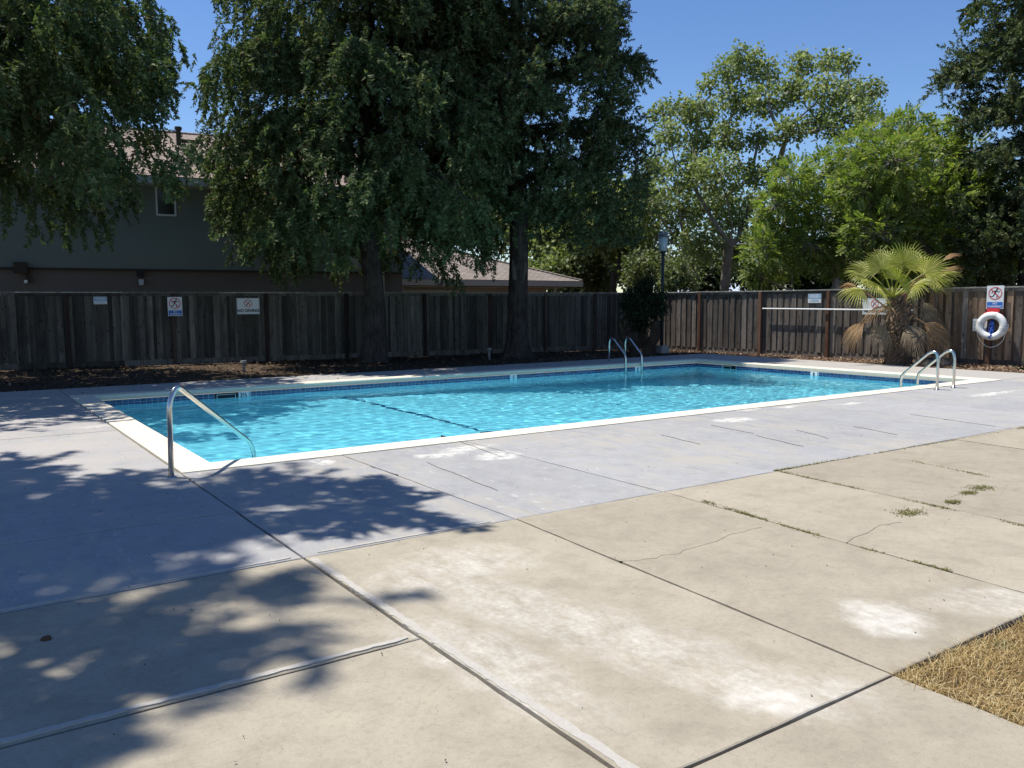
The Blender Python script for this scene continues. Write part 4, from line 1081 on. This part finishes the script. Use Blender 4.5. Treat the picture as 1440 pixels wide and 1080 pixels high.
# bright compound-leaved tree
lob = [(1280, 185, 30, 0), (1240, 190, 28, 0), (1320, 195, 28, 1), (1205, 215, 34, 0), (1255, 225, 42, -1.5), (1310, 235, 42, -1), (1355, 215, 30, 0), (1165, 245, 34, 0), (1215, 265, 42, -1.5), (1275, 285, 46, -2), (1340, 270, 40, -1), (1130, 280, 34, 0), (1175, 300, 40, -1),
       (1230, 325, 42, -2), (1100, 320, 34, 0), (1140, 345, 34, -1), (1075, 350, 28, 0), (1300, 340, 44, -1.5), (1360, 330, 40, -1), (1395, 350, 30, 0), (1390, 300, 32, 0), (1180, 360, 30, -1), (1105, 375, 22, 0), (1065, 385, 18, 0), (1400, 250, 30, 1), (1420, 300, 30, 0), (1425, 350, 30, 0), (1370, 270, 34, -1), (1115, 250, 26, 0), (1090, 290, 26, 0), (1245, 370, 34, -1), (1330, 380, 30, 0)]
b = D(1150, 427, 28.5); tot2 += lobe_tree('locust_tree', 'broad bright green tree with feathery leaves behind the palm', (b.x, b.y, 0), L_(lob, 28.5, 1.2, 6), LOC, BARKP, 52, PN, 360, .17, 1.9, 'leafy trees beyond the fence', shell=.62, split=3, up=.1)
print('leaf quads', tot2)
def back_tree(px, py, r_, depth, label, mat, seed, n=9, name='broadleaf_tree', per=120, sc_=1.3, h=None):
    r3 = random.Random(seed); lst = []
    for i in range(n):
        a = r3.uniform(0, 6.28); q = r3.uniform(.2, .75); lst.append((px+r_*q*math.cos(a), py+r_*q*.8*math.sin(a), r_*r3.uniform(.35, .5), 0))
    b = D(px, 427, depth)
    return lobe_tree(name, label, (b.x, b.y, 0), L_(lst, depth, r_/FPX*depth*.5, seed), mat, BARKB, seed, LC, per, .2, max(1.2, (427-py-r_*.5)/FPX*depth), 'leafy trees beyond the fence', sc_=sc_, limbs=True)
tot2 += back_tree(860, 300, 75, 40, 'pale leafy tree showing between the upswept conifer and the sycamore', SYC, 61, 12)
tot2 += back_tree(800, 345, 52, 44, 'pale leafy tree low behind the end of the hip roof', SYC, 62, 8)
tot2 += back_tree(945, 372, 38, 46, 'olive tree far behind the lamp head', SAGE, 96, 9, per=80, sc_=1.4)
tot2 += back_tree(1085, 380, 34, 44, 'pale tree low behind the sycamore stem', SYC, 97, 9, per=80, sc_=1.4)
tot2 += back_tree(765, 325, 55, 50, 'pale leafy tree far behind, seen just right of the scarred trunk', SYC, 95, 10, per=60, sc_=1.6)
tot2 += back_tree(770, 372, 40, 43, 'pale leafy tree directly above the right tip of the hip roof', SYC, 91, 9, per=110, sc_=1.4)
tot2 += back_tree(835, 378, 40, 42, 'dusty pale tree low between the hip roof tip and the round bush', SAGE, 92, 9, per=110, sc_=1.3)
tot2 += back_tree(880, 350, 50, 41, 'pale leafy tree above and behind the round bush', SYC, 93, 10, per=90, sc_=1.3)
tot2 += back_tree(600, 300, 80, 56, 'dim leafy tree far behind, between the two big conifers', SYC, 94, 9, per=40, sc_=1.8)
tot2 += back_tree(690, 300, 70, 52, 'leafy tree far behind the low hip roof', SYC, 66, 8, per=40, sc_=1.8)
tot2 += back_tree(1300, 330, 120, 42, 'dark leafy tree behind the bright feathery tree', DKG, 63, 14, per=36, sc_=2.0)
tot2 += back_tree(1130, 370, 60, 46, 'dark leafy tree low behind the pale trunks', DKG, 64, 8, per=45, sc_=1.8)
tot2 += back_tree(1420, 330, 80, 40, 'dark leafy tree at the right edge beyond the fence', DKG, 67, 9, per=40, sc_=1.9)
tot2 += back_tree(1010, 375, 45, 44, 'olive tree low behind the sycamore trunk', SAGE, 68, 8, per=50, sc_=1.4)
tot2 += back_tree(955, 388, 34, 28.5, 'sage green shrub showing over the fence beside the lamp post', SAGE, 65, 8, 'tall_shrub', 170, .7)
tot2 += back_tree(905, 385, 40, 34, 'olive shrub behind the round bush', SAGE, 69, 8, 'tall_shrub', 110, .9)
tot2 += back_tree(1405, 392, 26, 27, 'sage green shrub over the fence above the life ring', SAGE, 70, 7, 'tall_shrub', 190, .7)
tot2 += back_tree(1345, 398, 18, 27, 'low sage green shrub over the fence right of the palm', SAGE, 71, 5, 'tall_shrub', 190, .7)
# round bush in the fence corner
q = G(905, 497); dq = (q-EYE).dot(fwd)
lst = [(905, 428, 20, 0), (890, 418, 15, 0), (922, 416, 14, 0), (903, 408, 15, 0), (894, 440, 16, 0), (920, 438, 15, 0), (932, 430, 9, 0), (882, 430, 10, 0), (902, 455, 13, 0), (911, 398, 8, 0)]
tot2 += lobe_tree('round_bush', 'dark round bush on thick stems beside the lamp post', (q.x, q.y, 0), L_(lst, dq, .2, 9), DKG, BARKB, 75, LC, 900, .16, 1.0, None, 'bush', .45, split=3)
print('leaf quads', tot2)
for i, (x, y, r_, d_, mt_) in enumerate([(800, 392, 26, 47, DKG), (850, 388, 34, 46, SAGE), (1000, 398, 24, 43, DKG), (1060, 392, 26, 41, DKG), (1120, 392, 30, 40, DKG), (1185, 392, 28, 38, DKG), (1250, 388, 32, 37, DKG), (1325, 390, 30, 36, DKG), (1400, 385, 34, 36, DKG), (740, 385, 30, 55, DKG)]):
    tot2 += back_tree(x, y, r_, d_, ['dark shrub far behind the right end of the hip roof', 'olive shrub far behind, left of the round bush', 'dark low shrub between the sycamore stems and the pale gable', 'dark low shrub just left of the pale forked trunks',
        'dark low shrub under the bright tree, behind the pale trunks', 'dark low shrub behind the left palm fronds', 'dark low shrub straight behind the palm crown', 'dark low shrub behind the right palm fronds', 'dark low shrub behind the life ring and its sign', 'dark shrub far behind the roof ridge by the scarred trunk'][i], mt_, 80+i, 9, 'tall_shrub', 130, 1.3)

# pale gable far beyond the brown fence
q = D(1008, 427, 62); PALE = simple('pale blue siding', (.55, .62, .70), .8, var=.06)
fh = tag(empty('far_house', (q.x, q.y, 0), R(-35)), 'pale blue roofed house far beyond the brown fence, seen under the sycamore', 'house')
MB().box((0, 0, 1.1), (7, 6, 2.2)).build('wall', PALE, fh)
m = MB(); m.v = [(-3.8, -3.4, 2.15), (3.8, -3.4, 2.15), (3.8, 3.4, 2.15), (-3.8, 3.4, 2.15), (-1.5, 0, 3.0), (1.5, 0, 3.0)]
m.f = [(0, 1, 5, 4), (1, 2, 5), (2, 3, 4, 5), (3, 0, 4), (3, 2, 1, 0)]; m.build('roof', simple('pale grey roof', (.42, .47, .53), .8), fh)

# ------------------------------------------------------------------ fan palm
PG = leafmat('green palm frond', (.24, .27, .03), (.42, .42, .06), (.58, .50, .18), .35, 1.5, .05)
PD = leafmat('dead palm frond', (.30, .165, .075), (.50, .31, .16), (.58, .44, .27), .3, 2.0, .02)
PDG = leafmat('old grey palm frond', (.17, .125, .08), (.32, .25, .17), (.40, .33, .24), .25, 2.0, .02)
q = G(1263, 512); dq = (q-EYE).dot(fwd)
palm = tag(empty('fan_palm', (q.x, q.y, 0)), 'short fan palm with green fronds over a skirt of dead brown ones', 'palm')
def ploc(px, py, dd=0.0): return D(px, py, dq+dd)-Vector((q.x, q.y, 0))
tw = MB(); r3 = random.Random(5); TH = 1.62
k = 26; sg = 26
for i in range(k+1):
    z = TH*i/k; rr_ = .22+.10*math.exp(-z/.18)+.05*math.sin(z*2.6)
    for j in range(sg):
        a = 2*math.pi*j/sg; e = .035*((j+i) % 2)+r3.uniform(0, .03); tw.v.append(((rr_+e)*math.cos(a)-.02*z, (rr_+e)*math.sin(a), z-.08))
for i in range(k):
    for j in range(sg): a = i*sg+j; b = i*sg+(j+1) % sg; tw.f.append((a, b, b+sg, a+sg))
tw.f.append(tuple(k*sg+j for j in range(sg)))
PTR = bark('fibrous palm trunk', (.07, .05, .035), (.24, .17, .12), 1.3)
tw.build('trunk', PTR, palm)
bm_ = MB()
for i in range(120):                                     # stubs of old leaf bases
    z = r3.uniform(.05, TH); a = r3.uniform(0, 6.28); rr_ = .25+.05*math.sin(z*2.6); p = Vector((rr_*math.cos(a)-.02*z, rr_*math.sin(a), z)); o = Vector((math.cos(a), math.sin(a), r3.uniform(.5, 1.4))).normalized()
    bm_.tube([p, p+o*r3.uniform(.07, .16)], [.035, .012], 4)
st_ = bm_.build('leaf_bases', PTR, palm); st_['kind'] = 'stuff'
def frond(p0, hub, face, rad, mat, nblade=26, arc=150, droop=.25, fold=.12, seed=0, tipdrop=.5, name='frond'):
    """p0 base of the petiole, hub where the fan starts, face the fan's normal direction"""
    r4 = random.Random(seed); p0 = Vector(p0); hub = Vector(hub); ax = (hub-p0).normalized(); nf = Vector(face); nf = (nf-ax*nf.dot(ax)).normalized(); sd = ax.cross(nf)
    Q = []
    for i in range(nblade):
        ph = R(arc)*(2*(i+.5)/nblade-1); d0 = ax*math.cos(ph)+sd*math.sin(ph); L = rad*(1-.32*(abs(ph)/R(arc))**2)*r4.uniform(.9, 1.06)
        wv = (R(arc)*2/nblade)*rad*.38; s0 = nf.cross(d0).normalized(); pts = []; n_ = 5
        sgn = 1 if i % 2 else -1
        for j in range(n_+1):
            t = j/n_; p = hub+d0*L*t; p += Vector((0, 0, -1))*droop*L*t*t+Vector((0, 0, -1))*tipdrop*L*max(0, t-.6)**2*r4.uniform(.6, 1.8)
            wd = wv*(t/.55 if t < .55 else 1-(t-.55)/.47)+.003; rid = nf*fold*wd*1.2
            pts.append((p-s0*wd*.5, p+rid, p+s0*wd*.5))
        for j in range(n_):
            a, b = pts[j], pts[j+1]; Q.append((a[0], b[0], b[1], a[1])); Q.append((a[1], b[1], b[2], a[2]))
    o = np_mesh(name, np.array([[list(v) for v in f] for f in Q]), mat, palm)
    st = MB(); mid = p0.lerp(hub, .5)+Vector((0, 0, .05)); st.tube([p0, mid, hub, hub+ax*rad*.12], [.026, .018, .013, .005], 5)
    st.build('petiole', mat, o)
    return o
crown = ploc(1256, 412)
V3 = Vector; cv = -fwd
# green fronds: hub pixel, depth offset, radius in pixels, how much the fan faces the eye
GRN = [((1270, 372), -.25, 34, .9, .05), ((1240, 378), .15, 34, .8, .15), ((1218, 392), -.2, 34, .35, .35), ((1212, 408), .1, 34, .35, .55), ((1300, 384), -.15, 38, .5, .10), ((1305, 398), .25, 34, .3, .25), ((1262, 395), -.55, 36, .6, .25),
       ((1234, 402), -.5, 32, .5, .55), ((1285, 402), -.45, 30, .5, .45), ((1222, 384), .4, 34, .6, .25), ((1285, 374), .4, 36, .8, .1), ((1252, 374), .5, 36, .9, .05), ((1318, 388), .1, 30, .2, .2)]
for i, ((px, py), dd, rp, fc, dr) in enumerate(GRN):
    hub = ploc(px, py, dd); face = cv*fc+V3((0, 0, 1))*(1.15-fc)
    frond(crown+V3((0, 0, -.12)), hub, face, rp/FPX*dq*1.14, PG, 30, 112, dr*.8, .3, 300+i, .5)
DED = [((1325, 368), .2, 30, .2, .12, PD, 22), ((1318, 386), -.1, 34, .2, .2, PD, 26), ((1240, 430), -.45, 27, -.2, .5, PD, 85), ((1300, 435), .1, 30, .8, .6, PDG, 100), ((1216, 454), -.2, 34, .6, .35, PD, 34),
       ((1300, 455), -.2, 34, .9, .3, PD, 50), ((1308, 452), .1, 30, .7, .4, PDG, 80), ((1244, 458), -.3, 30, .9, .3, PDG, 55), ((1276, 458), -.35, 32, .9, .35, PDG, 60), ((1320, 470), .1, 26, .8, .3, PDG, 70), ((1205, 405), .3, 26, .3, .4, PD, 60)]
for i, ((px, py), dd, rp, fc, dr, mt_, arc) in enumerate(DED):
    hub = ploc(px, py, dd); face = cv*fc+V3((0, 0, 1))*(1.0-abs(fc))
    o = frond(crown+V3((0, 0, -.2-.03*i)), hub, face, rp/FPX*dq*1.15, mt_, 26, arc, dr, .3, 400+i, .9, 'dead_frond')
q2 = G(1318, 514)
def lump(name, label, cat, q2, w_, d_, h_, mat, seed):
    r4 = np.random.default_rng(seed); bm = bmesh.new(); bmesh.ops.create_icosphere(bm, subdivisions=3, radius=1)
    for v in bm.verts:
        n = 1+.10*math.sin(v.co.x*4+seed)+.08*math.sin(v.co.y*5)*math.cos(v.co.z*4)+r4.normal(0, .012); v.co = Vector((v.co.x*w_*n, v.co.y*d_*n, max(-.25, v.co.z)*h_*n))
    me = bpy.data.meshes.new(name); bm.to_mesh(me); bm.free(); me.materials.append(mat)
    o = link(bpy.data.objects.new(name, me)); o.location = (q2.x, q2.y, 0); return tag(o, label, cat)
lump('boulder', 'low dark boulder at the foot of the palm', 'rock', q2, .5, .32, .22, simple('dark rock', (.05, .045, .04), .9, nscale=8, var=.4, bump=.6, bdist=.03), 3)

# pale side branch and scar of the two big trunks
t1 = next(o for o in bpy.data.objects if o.name == 'drooping_conifer'); b1 = Vector(t1.location); d1 = (b1-EYE).dot(fwd)
pp = [D(x, y, d1+dd)-b1 for x, y, dd in ((516, 382, -.1), (500, 369, -.35), (484, 357, -.5), (472, 342, -.6), (468, 332, -.6))]
MB().tube(pp, [.10, .075, .06, .05, .03], 8).build('pale_branch', BARKP, t1, True)
t2 = next(o for o in bpy.data.objects if o.name == 'upswept_conifer'); b2 = Vector(t2.location); d2_ = (b2-EYE).dot(fwd)
pp = [D(x, y, d2_-.36)-b2 for x, y in ((737, 335), (732, 352), (722, 368), (724, 392), (733, 398), (738, 380), (737, 360))]
MB().tube(pp, [.03, .06, .07, .08, .07, .06, .02], 8).build('bark_scar', bark('scar bark', (.10, .085, .075), (.20, .17, .15)), t2, True)

# ------------------------------------------------------------------ dry grass, weeds, litter
STRAW = leafmat('dry straw grass', (.40, .265, .10), (.62, .455, .215), (.74, .62, .36), .25, 6.0, .03, .10)
WEED = leafmat('green weed', (.12, .13, .04), (.24, .21, .09), (.34, .28, .15), .3, 4.0, .02)
LITT = leafmat('dry leaf litter', (.04, .027, .018), (.09, .058, .035), (.20, .15, .09), .05, 2.0, .02)
CHIP = leafmat('bark chips', (.13, .075, .045), (.30, .20, .13), (.42, .31, .22), 0, 2.0, .01)
g2 = MB(); g2.quad((3.252, -6, -.022), (14, -6, -.022), (14, 1.872, -.022), (3.252, 1.872, -.022))
STB = Mat('matted dry thatch'); _n = STB.noise(STB.pos(), 40, 8, .75); _n2 = STB.noise(STB.pos(), 4, 5)
STB = STB.pbr(STB.mix(_n, (.13, .08, .035), STB.mix(_n2, (.36, .25, .11), (.24, .14, .07))), .95, STB.bump(_n, 1.0, .03), 0, .05)
tag(g2.build('dry_lawn', STB), kind='structure')
def blades(name, pts, hmin, hmax, wd, mat, lie=1.2, seg=2):
    n = len(pts); r4 = np.random.default_rng(len(pts)); P = np.array(pts, dtype=float); az = r4.uniform(0, 6.283, n); h = r4.uniform(hmin, hmax, n); ln = r4.uniform(.2, lie, n)*h
    d = np.stack([np.cos(az), np.sin(az), np.zeros(n)], 1); s_ = np.stack([-np.sin(az), np.cos(az), np.zeros(n)], 1)*wd*r4.uniform(.6, 1.3, n)[:, None]
    up = np.array([0, 0, 1.0]); m1 = P+d*(ln*.35)[:, None]+up*(h*.6)[:, None]; t1_ = P+d*ln[:, None]+up*(h*r4.uniform(.5, 1.0, n))[:, None]
    A = np.stack([P-s_, P+s_, m1+s_*.8, m1-s_*.8], 1); B_ = np.stack([m1-s_*.8, m1+s_*.8, t1_+s_*.15, t1_-s_*.15], 1)
    o = np_mesh(name, np.concatenate([A, B_]), mat); o['kind'] = 'stuff'; return o
r4 = np.random.default_rng(8); N = 46000
x = 3.235+r4.random(N)**1.4*3.0; y = 1.874-r4.random(N)**1.2*1.8
nz = np.sin(x*7.3+y*3.1)*np.sin(y*9.1-x*2.2); kp = r4.random(N) < .62+.38*nz
blades('dry_grass', np.stack([x, y, np.full(N, -.02)], 1)[kp], .012, .052, .0013, STRAW, 2.2)
def along_pts(a, b, n, sp, clump):
    a = Vector(a[:2]); b = Vector(b[:2]); out = []
    for _ in range(n):
        c = random.choice(clump); t = min(1, max(0, random.gauss(c[0], c[1]))); p = a+(b-a)*t; out.append((p.x+random.gauss(0, sp), p.y+random.gauss(0, sp), -.004))
    return out
W = []
W += along_pts(G(990, 705), G(1160, 757), 900, .012, [(.05, .04), (.28, .06), (.38, .03), (.50, .05), (.75, .06), (.9, .05)])
W += along_pts(G(1160, 757), G(1390, 818), 260, .010, [(.3, .04), (.62, .05), (.75, .02)])
W += along_pts(G(1092, 662), G(1240, 636), 700, .012, [(.1, .08), (.3, .15), (.6, .2)])
W += along_pts(G(1092, 662), G(1440, 740), 900, .012, [(.03, .03), (.16, .04), (.32, .05), (.66, .05), (.72, .03), (.97, .03)])
W += along_pts(G(1240, 640), G(1440, 681), 400, .011, [(.3, .05), (.6, .08), (.7, .04)])
W += along_pts(G(1240, 636), G(1440, 602), 500, .012, [(.3, .2), (.7, .2), (.98, .02)])
for px, py, sx in ((1279, 722, .07), (1380, 687, .07), (1362, 694, .04), (1340, 707, .04)):
    c = G(px, py); W += [(c.x+random.gauss(0, sx), c.y+random.gauss(0, sx*.6), .002) for _ in range(260)]
c = G(1392, 897); W += [(c.x+random.gauss(0, .03), c.y-.05+random.gauss(0, .03), -.02) for _ in range(200)]
blades('joint_weeds', W, .004, .020, .0035, WEED, 2.6)
def flakes(name, P, smin, smax, mat):
    n = len(P); r5 = np.random.default_rng(n); P = np.array(P, dtype=float); d = r5.normal(0, 1, (n, 3)); d[:, 2] *= .35; d /= np.linalg.norm(d, axis=1)[:, None]
    u = np.cross(d, [0, 0, 1.0]); u /= np.linalg.norm(u, axis=1)[:, None]; s_ = r5.uniform(smin, smax, n)[:, None]
    o = np_mesh(name, np.stack([P-d*s_, P-u*s_*.45+[0, 0, .004], P+d*s_, P+u*s_*.45], 1), mat); o['kind'] = 'stuff'; return o
n = 7000; xx = r4.uniform(-1, 20, n); yy = r4.uniform(17.72, 24.0, n); kp = r4.random(n) < .9
flakes('leaf_litter', np.stack([xx, yy, np.full(n, .0)], 1), .02, .07, LITT)
n = 9000; xx = 19.42+r4.random(n)*2.1; yy = r4.uniform(6, 20, n)
flakes('bark_mulch', np.stack([xx, yy, r4.uniform(-.02, .02, n)], 1), .02, .055, CHIP)
n = 260; xx = r4.uniform(-1.5, 17, n); yy = 17.72-r4.random(n)**2*1.3
flakes('deck_litter', np.stack([xx, yy, np.full(n, .006)], 1), .015, .04, LITT)
pts = [(random.uniform(.1, 9), random.uniform(1.6, 7.9), .006) for _ in range(150)]+[(random.uniform(.2, 1.7), random.uniform(2, 12), .006) for _ in range(60)]
flakes('small_debris', pts, .003, .010, simple('brown specks', (.05, .035, .02), .9))
c = G(65, 899); lump('seed_cone', 'small brown seed cone lying on the shaded concrete at the lower left', 'cone', c, .022, .018, .02, simple('brown cone', (.10, .05, .03), .9), 5)
# spiky dark plant in the dirt at the right edge
c = G(1436, 520); sp = MB(); 
agv = tag(empty('spiky_plant', (c.x+.15, c.y, -.03)), 'dark spiky plant in the mulch at the right edge', 'plant')
for i in range(34):
    a = random.uniform(0, 6.28); e = random.uniform(.15, .9); L = random.uniform(.25, .5); d = Vector((math.cos(a)*math.cos(e), math.sin(a)*math.cos(e), math.sin(e))); s_ = d.cross(Vector((0, 0, 1))).normalized()*.02
    sp.quad(-s_, s_, d*L*.6+s_*.9, d*L*.6-s_*.9); sp.quad(d*L*.6-s_*.9, d*L*.6+s_*.9, d*L+s_*.05-Vector((0, 0, .03)), d*L-s_*.05-Vector((0, 0, .03)))
sp_ = sp.build('leaves', DKG, agv); sp_['kind'] = 'stuff'
